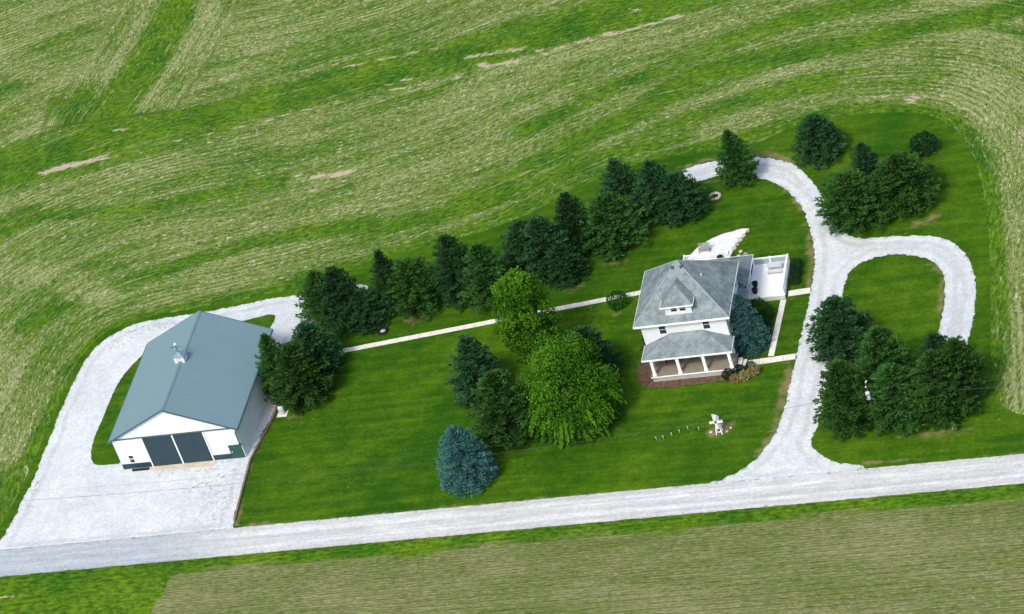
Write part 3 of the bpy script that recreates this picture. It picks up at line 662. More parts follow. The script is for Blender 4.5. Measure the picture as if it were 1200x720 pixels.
    HB().box(26.504, 26.53, -6.4, -5.1, 1.1, 2.3).build('bay_pane', M['glass'], bay)
    HB().box(rx1 + .004, rx1 + .05, -4.0, -3.1, .95, 2.75).build('side_door', M['dark'], root)
    # white side deck with railings
    dx0, dx1, dy0, dy1, dz = 26.12, 30.0, -3.95, 1.75, .60
    dk = HB().box(dx0, dx1, dy0, dy1, dz - .1, dz).build('deck', M['white'], root)
    HB().box(dx0 + .05, dx1 - .05, dy0 + .05, dy1 - .05, .0, dz - .102).build('deck_skirt', simple('deck_skirt_paint', (.55, .56, .55), .7, .1, 2.0), dk)
    back = HB().box(dx0, dx1 - .12, dy1 - .10, dy1 - .04, dz + .06, dz + .72)
    back.build('rail_infill', M['greyrail'], dk)
    pr_ = HB()
    for px in (26.2, 28.0, 29.92): pr_.box(px - .08, px + .08, dy1 - .15, dy1 + .01, dz, dz + .88)
    pr_.box(dx0, dx1, dy1 - .14, dy1, dz + .72, dz + .82)
    for py in (-3.6, -1.6, .4): pr_.box(29.79, 29.95, py - .08, py + .08, dz, dz + .88)
    pr_.box(29.78, 29.96, -3.6, dy1 - .14, dz + .72, dz + .82).box(29.81, 29.93, -3.6, dy1 - .15, dz + .05, dz + .14)
    for i in range(24): yy = -3.5 + i * .235; pr_.box(29.85, 29.90, yy, yy + .09, dz + .14, dz + .72)
    pr_.build('deck_railing', M['white'], dk)
    # rear porch rail behind the house
    rp = HB().box(18.6, 23.4, .34, 3.7, 0, .5)
    rpo = rp.build('rear_deck', M['white'], root)
    rr_ = HB().box(18.6, 23.4, 3.60, 3.68, 1.28, 1.38).box(18.6, 23.4, 3.62, 3.66, .58, .66)
    for i in range(31): xx = 18.65 + i * .155; rr_.box(xx, xx + .07, 3.61, 3.67, .66, 1.28)
    rr_.box(18.6, 18.68, .6, 3.6, 1.28, 1.38).box(23.32, 23.4, .6, 3.6, 1.28, 1.38)
    for xx in (18.64, 21.0, 23.36): rr_.box(xx - .07, xx + .07, 3.57, 3.71, .5, 1.45)
    rr_.build('rear_railing', M['white'], rpo)
build_house()

# ------------------------------------------------------------------ small things
def thing_mesh(name, mb, mat, label, cat, group=None, bevel=0.0):
    return tag(mb.build(name, mat, None, bevel), label, cat, group)

# low timber edging beside the barn yard
te = empty('timber_edging', (-24.4, -21, 0), 'low weathered timber edging between white gravel yard and front lawn', 'edging')
ep = [(-23.55, -12.4), (-23.75, -15.33), (-24.6, -20.98), (-24.35, -25.6), (-24.05, -30.3)]
for i, (a, b) in enumerate(zip(ep[:-1], ep[1:])):
    d = Vector((b[0] - a[0], b[1] - a[1], 0)).normalized(); n = Vector((-d.y, d.x, 0)) * .11
    A, B_ = Vector((a[0] + 24.4, a[1] + 21, 0)) + d * .02, Vector((b[0] + 24.4, b[1] + 21, 0)) - d * .02; z = Vector((0, 0, .26))
    MB().prism([A + n, A - n, B_ - n, B_ + n], [A + n + z, A - n + z, B_ - n + z, B_ + n + z]).build('timber', M['timber'], te, 0.02)

kb = MB().box(-37.9, -36.0, -20.95, -20.70, .05, .24)
for xx in (-37.8, -36.1): kb.box(xx - .1, xx + .1, -20.97, -20.68, .05, .10)
thing_mesh('trough', kb, M['black'], 'low black trough lying on gravel below the small barn window', 'trough', None, 0.03)

tk = empty('storage_tank', (-22.75, -13.9, 0), 'small white rounded tank standing between barn conifers and gravel', 'tank')
MB().lathe((0, 0, .05), [(.2, 0), (.33, .05), (.34, .7), (.30, .9), (.15, 1.02), (.02, 1.05)], 18).build('tank_body', M['greymetal'], tk)
MB().lathe((0, 0, 1.09), [(.11, 0), (.11, .1), (.02, .11)], 12).build('lid', M['black'], tk)
MB().box(-.55, .55, -.55, .55, .0, .05).build('base_slab', M['concrete'], tk)

# windmill ornament
wm = empty('yard_windmill', (25.35, -24.0, 0), 'white ornamental windmill with four blades on brown patch in front lawn', 'windmill')
tw = MB()
for sx in (-1, 1):
    for sy in (-1, 1): tw.beam((sx * .30, sy * .30, .05), (sx * .10, sy * .10, 1.5), .085)
for z, w in ((.35, .27), (.75, .21), (1.15, .15)):
    for s in (-1, 1): tw.beam((-w, s * w, z), (w, s * w, z), .06); tw.beam((s * w, -w, z), (s * w, w, z), .06)
tw.build('tower', M['white'], wm)
MB().box(-.22, .22, -.22, .22, 1.5, 1.85).prism([(-.28, -.26, 1.85), (.28, -.26, 1.85), (.28, .26, 1.85), (-.28, .26, 1.85)], [(-.02, -.26, 2.1), (.02, -.26, 2.1), (.02, .26, 2.1), (-.02, .26, 2.1)]).build('cap', M['white'], wm)
hub = MB().tube([(0, -.24, 1.75), (0, -.48, 1.75)], .10).build('hub', M['dark'], wm)
for k in range(4):
    an = R(2) + k * math.pi / 2; d = Vector((math.cos(an), 0, math.sin(an))); n = Vector((-math.sin(an), 0, math.cos(an))); c0 = Vector((0, -.42, 1.75)); b = MB()
    bl = (.72, 1.0, .62, .85)[k]
    for s in (-1, 1): b.beam(c0 + d * .15 + n * s * .09, c0 + d * bl + n * s * .13, .05)
    for q in range(7): u = .2 + q * (bl - .25) / 6; b.beam(c0 + d * u - n * .12, c0 + d * u + n * .12, .035)
    b.beam(c0, c0 + d * bl, .045)
    b.build('blade', M['white'], wm)
sb = MB()
for i in range(7):
    a = i * .9; rr_ = .9 + .3 * math.sin(i * 2.1); x, y = 25.5 + rr_ * math.cos(a), -23.5 + .7 * rr_ * math.sin(a)
    if i % 2 == 0:
        s = .12 + .05 * (i % 3)
        thing_mesh('garden_stone', MB().lathe((x, y, .05), [(s, 0), (s * 1.1, s * .5), (s * .6, s * .95), (.01, s)], 7), M['stone'], 'small pale stone lying round the foot of the white windmill', 'stone', 'stones round the windmill')

# garden lights
gl_spots = [(738, 19.0, -24.2), (0, 19.7, -24.1), (0, 20.5, -23.8), (0, 21.25, -23.45), (0, 22.05, -23.1), (0, 23.2, -23.35)]
gl0 = None
def garden_light(x, y):
    r = empty('garden_light', (x, y, .02), 'small pale stake light standing in a loose row across the front lawn', 'garden light', 'stake lights in the front lawn')
    MB().tube([(0, 0, 0), (0, 0, .32)], .02, 6).build('stake', M['greymetal'], r)
    MB().lathe((0, 0, .32), [(.04, 0), (.045, .05), (.065, .06), (.06, .09), (.02, .10)], 10).build('lamp_head', M['greymetal'], r)
    return r
for i, (_, x, y) in enumerate(gl_spots):
    if gl0 is None: gl0 = garden_light(x, y)
    else:
        c = gl0.copy(); col.objects.link(c); c.location = (x, y, .02)
        for ch in list(gl0.children):
            d = ch.copy(); col.objects.link(d); d.parent = c

# stone fire ring and tyre
fr = empty('stone_ring', (20.32, 15.47, 0), 'ring of pale stones round a dark plant on the rear lawn', 'stone ring')
for i in range(13):
    a = i * 2 * math.pi / 13; s = .15 + .03 * math.sin(i * 3)
    MB().lathe((.55 * math.cos(a), .55 * math.sin(a), .0), [(s, 0), (s * 1.1, .12), (s * .7, .24), (.01, .27)], 7).build('stone', M['stone'], fr)
MB().lathe((0, 0, .02), [(.45, 0), (.42, .06), (.01, .08)], 14).build('soil', M['darkmulch'], fr)
ty = empty('tyre_planter', (-14.1, -1.86, 0), 'black tyre with grey centre lying on lawn beside the footpath', 'tyre')
tb = MB(); n, kq = 20, 8
for i in range(n):
    a = 2 * math.pi * i / n
    for j in range(kq):
        b = 2 * math.pi * j / kq; rr_ = .46 + .17 * math.cos(b); tb.v.append((rr_ * math.cos(a), rr_ * math.sin(a), .17 + .14 * math.sin(b)))
for i in range(n):
    for j in range(kq): tb.f.append([i * kq + j, ((i + 1) % n) * kq + j, ((i + 1) % n) * kq + (j + 1) % kq, i * kq + (j + 1) % kq])
tb.build('tyre_ring', M['black'], ty)
MB().lathe((0, 0, .03), [(.30, 0), (.29, .13), (.15, .17), (.01, .18)], 14).build('fill', M['greymetal'], ty)

# deck furniture
def planter(x, y, z, label):
    r = empty('planter', (x, y, z), label, 'planter')
    MB().lathe((0, 0, 0), [(.2, 0), (.3, .45), (.33, .46), (.33, .52), (.26, .52), (.24, .46)], 16).build('pot', M['black'], r)
    return r
planter(26.75, -2.0, .602, 'dark round pot on white deck nearest the bay roof, further back of the pair')
planter(26.85, -3.1, .602, 'dark round pot on white deck beside the deck corner, nearer of the pair')
planter(22.46, 3.3, .502, 'dark round pot on the white rear deck behind the house')
ps = empty('picnic_table', (28.6, .35, .602), 'grey picnic table with benches on the white deck', 'table')
tt = MB()
for i in range(4): tt.box(-.8, .8, -.36 + i * .18, -.21 + i * .18, .70, .75)
tt.build('tabletop', M['greymetal'], ps)
for s in (-1, 1):
    MB().box(-.8, .8, s * .72 - .14, s * .72 + .14, .40, .45).build('bench_seat', M['greymetal'], ps)
    MB().beam((s * .6, -.72, 0), (s * .6, .25, .7), .07).beam((s * .6, .72, 0), (s * .6, -.25, .7), .07).beam((s * .6, -.8, .38), (s * .6, .8, .38), .07).build('trestle', M['greymetal'], ps)
def bench(loc, mat, label, L=1.3, rz=0):
    r = empty('garden_bench', loc, label, 'bench', None, rz)
    m = MB(); [m.box(-L / 2, L / 2, -.22 + i * .15, -.10 + i * .15, .42, .46) for i in range(3)]; m.build('seat', mat, r)
    m = MB(); [m.box(-L / 2 + i * (L - .1) / 7, -L / 2 + .1 + i * (L - .1) / 7, .24, .28, .46, .95) for i in range(8)]; m.box(-L / 2, L / 2, .23, .29, .9, 1.0); m.build('backrest', mat, r)
    for s in (-1, 1):
        for yy in (-.2, .24): MB().box(s * (L / 2 - .06) - .04, s * (L / 2 - .06) + .04, yy - .03, yy + .03, 0, .42).build('leg', mat, r)
    return r
bench((20.35, 5.7, .07), M['greywood'], 'grey slatted garden bench standing on the pale gravel patio', 1.2)
bench((19.6, -13.25, .802), M['red'], 'dark red bench against the house wall under the porch roof', 1.7)

# rock border by the patio
rk = [(24.7, 8.4), (24.3, 7.7), (24.0, 7.0), (23.8, 6.3), (23.5, 5.6), (24.3, 5.0), (24.9, 4.4), (25.4, 3.6), (24.2, 4.2), (25.9, 3.1)]
for i, (x, y) in enumerate(rk):
    s = .2 + .12 * ((i * 7) % 5) / 4; m = MB()
    m.lathe((x, y, .05), [(s, 0), (s * 1.15, s * .4), (s * .8, s * .8), (.02, s)], 6 + i % 3)
    m.v = [(v[0] + random.uniform(-.04, .04), v[1] + random.uniform(-.04, .04), v[2]) for v in m.v]
    thing_mesh('border_rock', m, M['stone' if i % 3 else 'greywood'], 'rough rock in the border along the gravel patio behind the house', 'rock', 'rocks along the patio border')

# power line
pb = (41.0, -25.6)
pp = empty('utility_pole', (*pb, 0), 'wooden utility pole with grey transformer rising among conifers beside the road', 'utility pole')
MB().tube([(0, 0, 0), (0, 0, 5.7)], .12, 10, .09).build('pole', M['pole'], pp)
MB().box(-.04, .04, -.5, .5, 5.35, 5.46).build('crossarm', M['pole'], pp)
MB().lathe((-.02, -.30, 3.95), [(.2, 0), (.24, .05), (.24, .75), (.2, .82), (.05, .88)], 14).build('transformer', M['greymetal'], pp)
for q in ((0, -.42, 5.46), (0, .42, 5.46), (0, 0, 5.7)): MB().lathe(q, [(.05, 0), (.06, .08), (.03, .16)], 8).build('insulator', M['white'], pp)
def wire(pts, r, label):
    P = []
    for a, b in zip(pts[:-1], pts[1:]):
        a, b = Vector(a), Vector(b); L = (b - a).length
        for i in range(24):
            t = i / 24; p = a.lerp(b, t); p.z -= 4 * t * (1 - t) * 0.00022 * L * L; P.append(p)
    P.append(Vector(pts[-1])); thing_mesh('power_line', MB().tube(P, r, 5), M['wire'], label, 'power line')
wire([(-140, -31.0, 4.7), (-62, -28.4, 4.7), (pb[0], pb[1] - .15, 4.5), (120, -27.4, 4.8)], .015, 'lower thin dark overhead wire crossing the gravel yard and front lawn')
wire([(-140, -30.8, 5.8), (-62, -28.2, 5.8), (pb[0], pb[1] - .42, 5.6), (120, -27.3, 5.8)], .008, 'upper thin overhead wire running above the front lawn along the road')
bx = MB().box(48.25, 48.65, -26.9, -26.55, .02, .52).box(48.2, 48.7, -26.95, -26.5, .52, .58)
thing_mesh('utility_box', bx, M['greymetal'], 'small pale grey utility box on the grass below the southeast conifers', 'utility box', None, .02)

# ------------------------------------------------------------------ foliage generators
def leaf_mesh(name, P, D, N, L, W, tint, mat, bend=0.0):
    """P base points, D direction, N face normal, L lengths, W widths -> one quad (kite) each"""
    D = D / (np.linalg.norm(D, axis=1, keepdims=True) + 1e-9)
    S = np.cross(D, N); S /= (np.linalg.norm(S, axis=1, keepdims=True) + 1e-9)
    L = L[:, None]; W = W[:, None]
    a = P; b = P + D * L * .45 + S * W * .5; c = P + D * L; d = P + D * L * .45 - S * W * .5
    V = np.stack([a, b, c, d], 1).reshape(-1, 3); n = len(P)
    me = bpy.data.meshes.new(name)
    me.vertices.add(4 * n); me.vertices.foreach_set('co', V.ravel().astype(np.float32))
    me.loops.add(4 * n); me.loops.foreach_set('vertex_index', np.arange(4 * n, dtype=np.int32))
    me.polygons.add(n); me.polygons.foreach_set('loop_start', np.arange(0, 4 * n, 4, dtype=np.int32))
    me.update(calc_edges=True); me.validate()
    at = me.attributes.new('tint', 'FLOAT', 'FACE'); at.data.foreach_set('value', np.asarray(tint, np.float32))
    me.materials.append(mat)
    return me
def unit(n):
    v = rng.normal(size=(n, 3)); return v / np.linalg.norm(v, axis=1, keepdims=True)

def conifer_mesh(name, mat, H=7.0, Rr=2.4, nb=150, full=0.78, droop=0.05, ragged=0.22, blade=.34, blades=9, step=.30, flat=1.0, tintamp=.35, low=0.06):
    """needle sprays carried along many boughs, H tall and Rr in radius"""
    P, D, N, L, W, T = [], [], [], [], [], []
    for i in range(nb):
        u = (i + .5) / nb; t = u ** 1.05
        z = H * (low + (0.985 - low) * t)
        prof = Rr * (1 - t ** (1.0 + full)) ** 0.85 * min(1.0, 0.72 + 2.2 * t)
        ln = max(.25, prof * (1 + rng.uniform(-ragged, ragged * .55)))
        an = i * 2.39996 + rng.uniform(-.25, .25)
        rise = .9 * t ** 1.5 + .12 - droop * (1 - t) + rng.uniform(-.1, .1)
        d = np.array([math.cos(an), math.sin(an), rise]); side = np.array([-math.sin(an), math.cos(an), 0])
        bt = rng.uniform(-.1, 1) ** 1 * tintamp
        k = max(2, int(ln / step))
        for j in range(k):
            s = (j + .6) / k
            if s < .22: continue
            sag = -droop * 2.2 * ln * s * s * (1 - t) + .10 * ln * max(0, s - .6)
            c = np.array([0, 0, z]) + d * ln * s + np.array([0, 0, sag])
            spread = .30 * ln * s * (1.12 - s) + .08
            m = blades
            base = c + side * rng.uniform(-spread, spread, (m, 1)) + rng.normal(0, .07, (m, 3)) * np.array([1, 1, flat])
            dd = d * .9 + side * rng.uniform(-.9, .9, (m, 1)) + rng.normal(0, .38, (m, 3)) + np.array([0, 0, .22])
            P.append(base); D.append(dd); N.append(np.array([0, 0, 1]) + rng.normal(0, .55, (m, 3)))
            L.append(rng.uniform(.7, 1.25, m) * blade * (1.0 - .25 * t)); W.append(rng.uniform(.7, 1.3, m) * blade * .34)
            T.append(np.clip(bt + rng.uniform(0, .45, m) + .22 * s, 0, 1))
    return leaf_mesh(name, np.vstack(P), np.vstack(D), np.vstack(N), np.concatenate(L), np.concatenate(W), np.concatenate(T), mat)

def trunk_mesh(name, H, r, branches=10, spread=1.6):
    m = MB(); m.tube([(0, 0, -.1), (0.02, 0, .2 * H), (-.03, .02, .5 * H), (0, 0, .72 * H)], r, 8, .03)
    for i in range(branches):
        a = i * 2.4; z = H * (.15 + .7 * i / branches); l = spread * (1 - .75 * i / branches)
        m.tube([(0, 0, z), (l * .5 * math.cos(a), l * .5 * math.sin(a), z + .12 * l), (l * math.cos(a), l * math.sin(a), z + .3 * l)], r * .28, 5, .015)
    me = bpy.data.meshes.new(name); me.from_pydata(m.v, [], m.f); me.materials.append(M['bark']); return me

def broadleaf_mesh(name, mat, H, Rx, cz, Hz, lobes, n, size, drip=0.0, seed=1, hole=.25, taper=0.0):
    """leaf clusters spread through lobes of a crown; drip adds hanging boughs at the skirt"""
    g = np.random.default_rng(seed); P, D, N, T = [], [], [], []
    C = []
    for i in range(lobes):
        a = i * 2.399 + g.uniform(-.4, .4); v = (i + .5) / lobes; zz = cz + Hz * (2 * v - 1) * .80
        rad = Rx * math.sqrt(max(.05, 1 - ((zz - cz) / Hz) ** 2)) * g.uniform(.50, .86) * (1 - taper * (zz - cz) / Hz)
        C.append((rad * math.cos(a), rad * math.sin(a), zz, g.uniform(.19, .32) * Rx * (1 - .5 * taper * max(0, (zz - cz) / Hz)), g.uniform(-.15, .5)))
    C.append((0, 0, cz + Hz * .80, Rx * (.34 - .3 * taper), .35)); C.append((0, 0, cz, Rx * .55, .1))
    per = n // len(C)
    for x, y, z, r, tb in C:
        k = int(per * (r / (Rx * .30)) ** 2 * .8) + 30
        v = g.normal(size=(k, 3)); v /= np.linalg.norm(v, axis=1, keepdims=True); rr = r * (1 - hole * g.uniform(0, 1, k) ** 1.6)[:, None] * (1 + .22 * np.sin(v[:, :1] * 5 + x) * np.cos(v[:, 1:2] * 6 + y))
        p = np.array([x, y, z]) + v * rr * np.array([1, 1, .85])
        P.append(p); d = v * .8 + g.normal(0, .6, (k, 3)) + np.array([0, 0, -.15]); D.append(d); N.append(v + g.normal(0, .5, (k, 3)) + np.array([0, 0, .5]))
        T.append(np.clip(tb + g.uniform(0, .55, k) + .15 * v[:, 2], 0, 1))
    if drip:
        for i in range(int(drip)):
            a = g.uniform(0, 2 * math.pi); z0 = cz + Hz * g.uniform(-.85, -.15); rr = Rx * math.sqrt(max(.1, 1 - ((z0 - cz) / Hz) ** 2)) * g.uniform(.62, .9)
            l = g.uniform(1.0, 2.3); k = int(52 * l); s = g.uniform(0, 1, k)[:, None]; od = np.array([math.cos(a), math.sin(a), 0])
            p = np.array([rr * math.cos(a), rr * math.sin(a), z0]) + od * (l * .75 * s) + np.array([0, 0, -1]) * (l * .70 * s ** 1.8) + g.normal(0, .11, (k, 3)) * (1.2 - s)
            P.append(p); D.append(od * .8 + np.array([0, 0, -.7]) + g.normal(0, .5, (k, 3))); N.append(od * .5 + np.array([0, 0, .8]) + g.normal(0, .45, (k, 3)))
            T.append(np.clip(g.uniform(.1, .7) + g.uniform(-.1, .4, k), 0, 1))
    P = np.vstack(P); n = len(P); keep = P[:, 2] > .25
    P, D, N, T = P[keep], np.vstack(D)[keep], np.vstack(N)[keep], np.concatenate(T)[keep]; n = len(P)
    return leaf_mesh(name, P, D, N, g.uniform(.7, 1.3, n) * size, g.uniform(.7, 1.2, n) * size * .8, T, mat)

def put_tree(kind, crown_me, trunk_me, x, y, h, r, H0, R0, label, cat, group, rz):
    root = empty(kind, (x, y, 0), label, cat, group, rz)
    c = bpy.data.objects.new('crown', crown_me); col.objects.link(c); c.parent = root; c.scale = (r / R0, r / R0, h / H0)
    if trunk_me is not None:
        t = bpy.data.objects.new('trunk', trunk_me); col.objects.link(t); t.parent = root; t.scale = (r / R0, r / R0, h / H0)
    return root

VAR = []
for i in range(5):
    VAR.append(conifer_mesh('pine_crown', M['needles'], 7.0, 2.4, 190, .50 + .17 * i, .04 + .02 * (i % 3), .25 + .03 * (i % 3), .33, 17, .31, .55, .6))
SPR = [conifer_mesh('spruce_crown', M['dark_needles'], 7.0, 2.4, 190, .42 + .25 * i, .10, .27, .33, 17, .31, .55, .6) for i in range(3)]
TR = trunk_mesh('conifer_trunk', 7.0, .17)
G_ROW = 'conifers in the windbreak row behind the footpath'
trees = [
 ('a1', -21.27, 2.26, 5.77, 2.5, 'p', 'conifer at the end of the barn lane, leftmost in the windbreak row', G_ROW),
 ('a2', -18.19, 0.26, 7.41, 2.5, 's', 'dark conifer nearest the left end of the footpath in the windbreak', G_ROW),
 ('a3', -15.95, -0.18, 4.5, 2.0, 's', 'short bluish green conifer just behind the black tyre', G_ROW),
 ('b1', -13.23, 2.05, 7.64, 1.9, 's', 'slim conifer beside the white lane end, third top from the left', G_ROW),
 ('b2', -10.71, 1.9, 6.13, 2.7, 'p', 'broad lighter green pine to the right of the black tyre', G_ROW),
 ('b3', -5.72, 2.55, 8.19, 2.3, 's', 'tallest dark conifer midway along the windbreak, left of the bright maple', G_ROW),
 ('b4', -2.19, 1.44, 7.41, 2.6, 'p', 'pine directly left of and behind the tall bright maple top', G_ROW),
 ('c1', 0.97, 6.78, 5.89, 2.5, 's', 'conifer rising just behind the top of the tall maple', G_ROW),
 ('c2', 3.57, 5.56, 6.95, 2.6, 's', 'big dark conifer right of the maple top in the windbreak', G_ROW),
 ('c3', 5.67, 3.92, 4.68, 2.0, 's', 'short dark conifer nearest the footpath, right of the tall maple', G_ROW),
 ('d1', 6.2, 9.1, 7.18, 2.0, 's', 'narrow dark conifer left of the broad rounded pine', G_ROW),
 ('d2', 10.1, 9.2, 6.26, 3.2, 'p', 'broad rounded pine on the lawn behind and left of the house', G_ROW),
 ('e1', 10.4, 15.6, 6.23, 2.3, 's', 'conifer at the field edge behind the broad rounded pine', G_ROW),
 ('e2', 14.7, 13.7, 6.77, 2.3, 's', 'pointed dark conifer standing at the end of the curved driveway', G_ROW),
 ('e3', 17.0, 13.0, 5.30, 2.6, 's', 'wide dark conifer left of the pale stone ring', G_ROW),
 ('f', 22.9, 17.75, 6.56, 2.2, 'p', 'lone conifer standing against the inner bend of the back driveway', 'conifers around the back driveway'),
 ('n1', 31.62, 20.55, 5.30, 2.75, 's', 'rounded dark conifer outside the driveway bend at the top right', 'conifers around the back driveway'),
 ('n2', 36.92, 16.2, 4.02, 1.5, 's', 'small sparse conifer between two bigger conifers on the back lawn', 'conifers around the back driveway'),
 ('n4', 41.4, 10.1, 6.00, 3.4, 'p', 'broad pine on the back lawn, right of the driveway fork', 'conifers around the back driveway'),
 ('n5', 36.4, 7.7, 6.43, 3.3, 'p', 'broad pine overhanging the driveway fork', 'conifers around the back driveway'),
 ('g1', 36.92, -13.37, 6.49, 3.1, 's', 'upper left conifer of the roadside clump, overhanging the driveway', 'conifers in the clump between road and loop drive'),
 ('g2', 41.86, -19.85, 7.37, 2.9, 'p', 'conifer in the middle of the roadside clump above the transformer', 'conifers in the clump between road and loop drive'),
 ('g3', 38.5, -24.8, 7.7, 2.8, 'p', 'lower left conifer of the roadside clump beside the driveway mouth', 'conifers in the clump between road and loop drive'),
 ('g4', 46.95, -19.25, 5.53, 2.1, 's', 'dark conifer at the end of the loop drive', 'conifers in the clump between road and loop drive'),
 ('g5', 49.4, -22.4, 7.0, 2.3, 'p', 'rightmost conifer of the roadside clump beside the stubble field', 'conifers in the clump between road and loop drive'),
 ('g6', 47.5, -24.4, 7.4, 3.4, 'p', 'large conifer right above the small grey utility box', 'conifers in the clump between road and loop drive'),
 ('g7', 43.2, -24.6, 6.4, 3.1, 'p', 'conifer right of the utility pole, deep in the roadside clump', 'conifers in the clump between road and loop drive'),
 ('C1', -0.6, -14.2, 7.4, 2.9, 's', 'dark conifer on the front lawn left of the maples', 'conifers round the maples'),
 ('C2', 3.7, -21.3, 8.0, 3.3, 'p', 'wide dark conifer between the blue spruce and the large maple', 'conifers round the maples'),
 ('C5', 11.2, -13.5, 6.41, 2.8, 's', 'dark conifer behind the large maple, nearest the house', 'conifers round the maples'),
 ('B1', -22.9, -10.9, 7.95, 2.3, 'p', 'tall conifer touching the right side of the barn', 'conifers beside the barn'),
 ('B2', -19.84, -7.48, 6.4, 2.8, 's', 'dark conifer beside the barn, nearest the footpath end', 'conifers beside the barn'),
 ('B3', -20.35, -11.79, 7.10, 3.1, 'p', 'broad conifer in front of the pair beside the barn', 'conifers beside the barn'),
]
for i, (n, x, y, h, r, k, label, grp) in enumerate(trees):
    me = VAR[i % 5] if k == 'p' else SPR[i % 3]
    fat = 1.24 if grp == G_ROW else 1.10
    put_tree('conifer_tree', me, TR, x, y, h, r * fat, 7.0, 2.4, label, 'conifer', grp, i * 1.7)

# blue spruces: dense, with layered boughs
BH = conifer_mesh('blue_spruce_crown', M['blue_needles'], 7.0, 2.9, 280, .25, .12, .10, .26, 20, .34, .6, .55, .03)
BL = conifer_mesh('blue_spruce_crown', M['blue_needles'], 7.0, 2.9, 300, .62, .10, .08, .25, 22, .34, .6, .55, .03)
BT = trunk_mesh('spruce_trunk', 7.0, .15, 8, 1.2)
put_tree('blue_spruce', BL, BT, 0.45, -27.6, 6.9, 3.1, 7.0, 2.9, 'egg shaped blue spruce alone on the front lawn near the road', 'blue spruce', 'blue spruces', .4)
put_tree('blue_spruce', BH, BT, 27.15, -11.1, 6.6, 2.35, 7.0, 2.9, 'blue spruce hard against the right front corner of the house', 'blue spruce', 'blue spruces', 2.1)

# maples
def maple_trunk(name, H, r):
    m = MB(); m.tube([(0, 0, -.1), (.05, 0, .15 * H), (0, .05, .4 * H), (.05, 0, .9 * H)], r, 9, .04)
    for i in range(9):
        a = i * 2.4; z = H * (.16 + .055 * i); l = H * (.30 - .018 * i)
        m.tube([(0, 0, z), (l * .5 * math.cos(a), l * .5 * math.sin(a), z + .35 * l), (l * math.cos(a), l * math.sin(a), z + .75 * l)], r * .45, 6, .03)
    me = bpy.data.meshes.new(name); me.from_pydata(m.v, [], m.f); me.materials.append(M['bark']); return me
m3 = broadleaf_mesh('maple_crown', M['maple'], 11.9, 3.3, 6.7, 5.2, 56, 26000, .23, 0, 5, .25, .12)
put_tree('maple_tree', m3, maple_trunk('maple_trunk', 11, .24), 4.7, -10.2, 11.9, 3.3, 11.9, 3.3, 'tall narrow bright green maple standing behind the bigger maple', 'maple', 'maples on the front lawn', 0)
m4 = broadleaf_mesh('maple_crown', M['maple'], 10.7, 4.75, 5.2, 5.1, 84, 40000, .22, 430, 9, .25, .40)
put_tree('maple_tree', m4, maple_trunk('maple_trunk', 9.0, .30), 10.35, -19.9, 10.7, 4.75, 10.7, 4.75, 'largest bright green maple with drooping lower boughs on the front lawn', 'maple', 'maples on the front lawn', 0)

# shrubs
def shrub_mesh(name, mat, n=900, size=.2, seed=3, squash=.85):
    g = np.random.default_rng(seed); v = g.normal(size=(n, 3)); v /= np.linalg.norm(v, axis=1, keepdims=True)
    rr = (1 - .35 * g.uniform(0, 1, n) ** 2)[:, None] * (1 + .14 * np.sin(v[:, :1] * 6 + seed) * np.cos(v[:, 1:2] * 7))
    p = v * rr * np.array([1, 1, squash]); p[:, 2] += squash * .92; k = p[:, 2] > .02
    p, v = p[k], v[k]; n = len(p)
    return leaf_mesh(name, p, v * .8 + g.normal(0, .6, (n, 3)) + np.array([0, 0, .3]), v + g.normal(0, .5, (n, 3)), g.uniform(.7, 1.3, n) * size, g.uniform(.7, 1.2, n) * size * .7, g.uniform(0, 1, n), mat)
SH = {'g': shrub_mesh('shrub_foliage', M['shrub']), 'd': shrub_mesh('dark_shrub_foliage', M['darkshrub'], 900, .2, 5), 's': shrub_mesh('straw_foliage', M['straw'], 900, .28, 8, .7)}
def shrub(x, y, r, k, label, name='round_shrub', cat='shrub', group=None, hs=1.0):
    o = bpy.data.objects.new(name, SH[k]); col.objects.link(o); o.location = (x, y, .03); o.scale = (r, r, r * hs); o.rotation_euler.z = x * 3
    return tag(o, label, cat, group)
shrub(12.0, -2.05, 1.05, 'g', 'round bright green bush beside the footpath left of the house')
g_ = 'dark clipped shrubs at the porch corner'
shrub(25.35, -15.75, .62, 'd', 'dark rounded shrub below the right porch column, leftmost of the dark three', group=g_)
shrub(26.4, -15.35, .66, 'd', 'dark rounded shrub in the middle of three at the porch corner', group=g_)
shrub(27.5, -14.75, .55, 'd', 'dark rounded shrub beside the footpath, rightmost of the dark three', group=g_)
g_ = 'straw coloured grasses at the porch corner'
shrub(26.1, -16.3, .52, 's', 'straw coloured grass clump in front of the dark shrubs, leftmost of three', 'ornamental_grass', 'ornamental grass', g_)
shrub(27.0, -16.05, .58, 's', 'straw coloured grass clump in front of the dark shrubs, middle of three', 'ornamental_grass', 'ornamental grass', g_)
shrub(27.9, -15.4, .60, 's', 'largest straw coloured grass clump beside the footpath', 'ornamental_grass', 'ornamental grass', g_)
for x, y, r, k, l in ((16.3, -7.2, .55, 'g', 'low green plant in the bed left of the house, furthest from the porch'), (16.2, -8.6, .6, 'g', 'low green plant in the bed left of the house, middle of three'), (16.3, -10.1, .6, 'g', 'low green plant in the bed left of the house, nearest the porch')):
    shrub(x, y, r, k, l, 'bed_plant', 'plant', 'plants in the bed left of the house')
for x, y, r, l in ((27.3, -5.7, .95, 'green shrub tucked below the front edge of the white deck'), (28.4, -6.6, .8, 'green shrub beside the footpath between deck and blue spruce'), (28.3, -8.1, .6, 'small green shrub in the dark bed right of the blue spruce')):
    shrub(x, y, r, 'g', l, group='shrubs between deck and blue spruce')
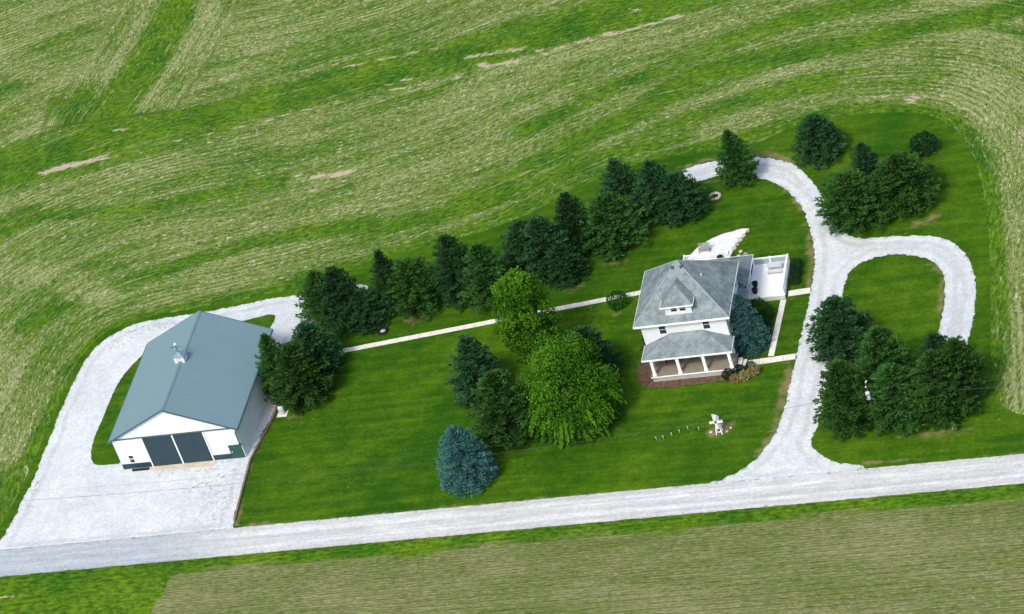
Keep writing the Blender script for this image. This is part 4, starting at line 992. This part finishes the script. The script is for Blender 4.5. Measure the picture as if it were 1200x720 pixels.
for i, (x, y) in enumerate(((30.75, 1.2), (30.8, -.2), (30.75, -1.4))):
    shrub(x, y, .6, 'd', 'low dark shrub along the right side of the white deck, ' + ('furthest back', 'middle of the row', 'nearest the footpath')[i], group='low shrubs along the deck side')
shrub(42.96, 18.86, 1.4, 'd', 'dark purplish green bush alone on the lawn at the far top right', 'bush', 'bush')
shrub(56.3, -25.6, .5, 'g', 'small green weed clump at the field corner beside the road verge', 'weed_clump', 'weed')

# ------------------------------------------------------------------ light and camera
world = bpy.data.worlds.new('World'); scene.world = world; world.use_nodes = True
wn = world.node_tree; bg = wn.nodes['Background']; sky = wn.nodes.new('ShaderNodeTexSky'); sky.sky_type = 'NISHITA'; sky.sun_disc = False
SUN_EL, SUN_AZ = R(50), math.atan2(-0.30, -1.0)          # azimuth from +y, clockwise
sky.sun_elevation = SUN_EL; sky.sun_rotation = SUN_AZ; sky.altitude = 200; sky.air_density = 1.0; sky.dust_density = 4.0; sky.ozone_density = 1.0
wn.links.new(sky.outputs[0], bg.inputs[0]); bg.inputs[1].default_value = 0.145
sd = bpy.data.lights.new('sun', 'SUN'); sd.energy = 1.5; sd.angle = R(11); sd.color = (1.0, 0.96, 0.89)
so = bpy.data.objects.new('sun', sd); col.objects.link(so)
dirv = Vector((math.sin(SUN_AZ) * math.cos(SUN_EL), math.cos(SUN_AZ) * math.cos(SUN_EL), math.sin(SUN_EL)))
so.rotation_euler = dirv.to_track_quat('Z', 'Y').to_euler(); so.location = dirv * 150

cd = bpy.data.cameras.new('camera'); cam = bpy.data.objects.new('camera', cd); col.objects.link(cam); scene.camera = cam
cd.sensor_width = 36; cd.lens = 36 * 3600 / 1200; cd.clip_start = 1; cd.clip_end = 12000
X = Vector((0.9510683775418614, 0.16214783048617956, -0.26301525109490653)); Yv = Vector((0.1078155313184421, 0.6235740818427088, 0.77429398529276)); Z = Vector((0.2895595835858547, -0.7647636533744578, 0.5755795357993008))
cam.matrix_world = Matrix(((X.x, Yv.x, Z.x, 93.91430017), (X.y, Yv.y, Z.y, -248.03960006), (X.z, Yv.z, Z.z, 186.68057408), (0, 0, 0, 1)))

scene.view_settings.view_transform = 'Standard'; scene.view_settings.look = 'None'; scene.view_settings.gamma = 1.0; scene.view_settings.use_curve_mapping = False
scene.view_settings.exposure = 0.66
scene.render.engine = 'CYCLES'
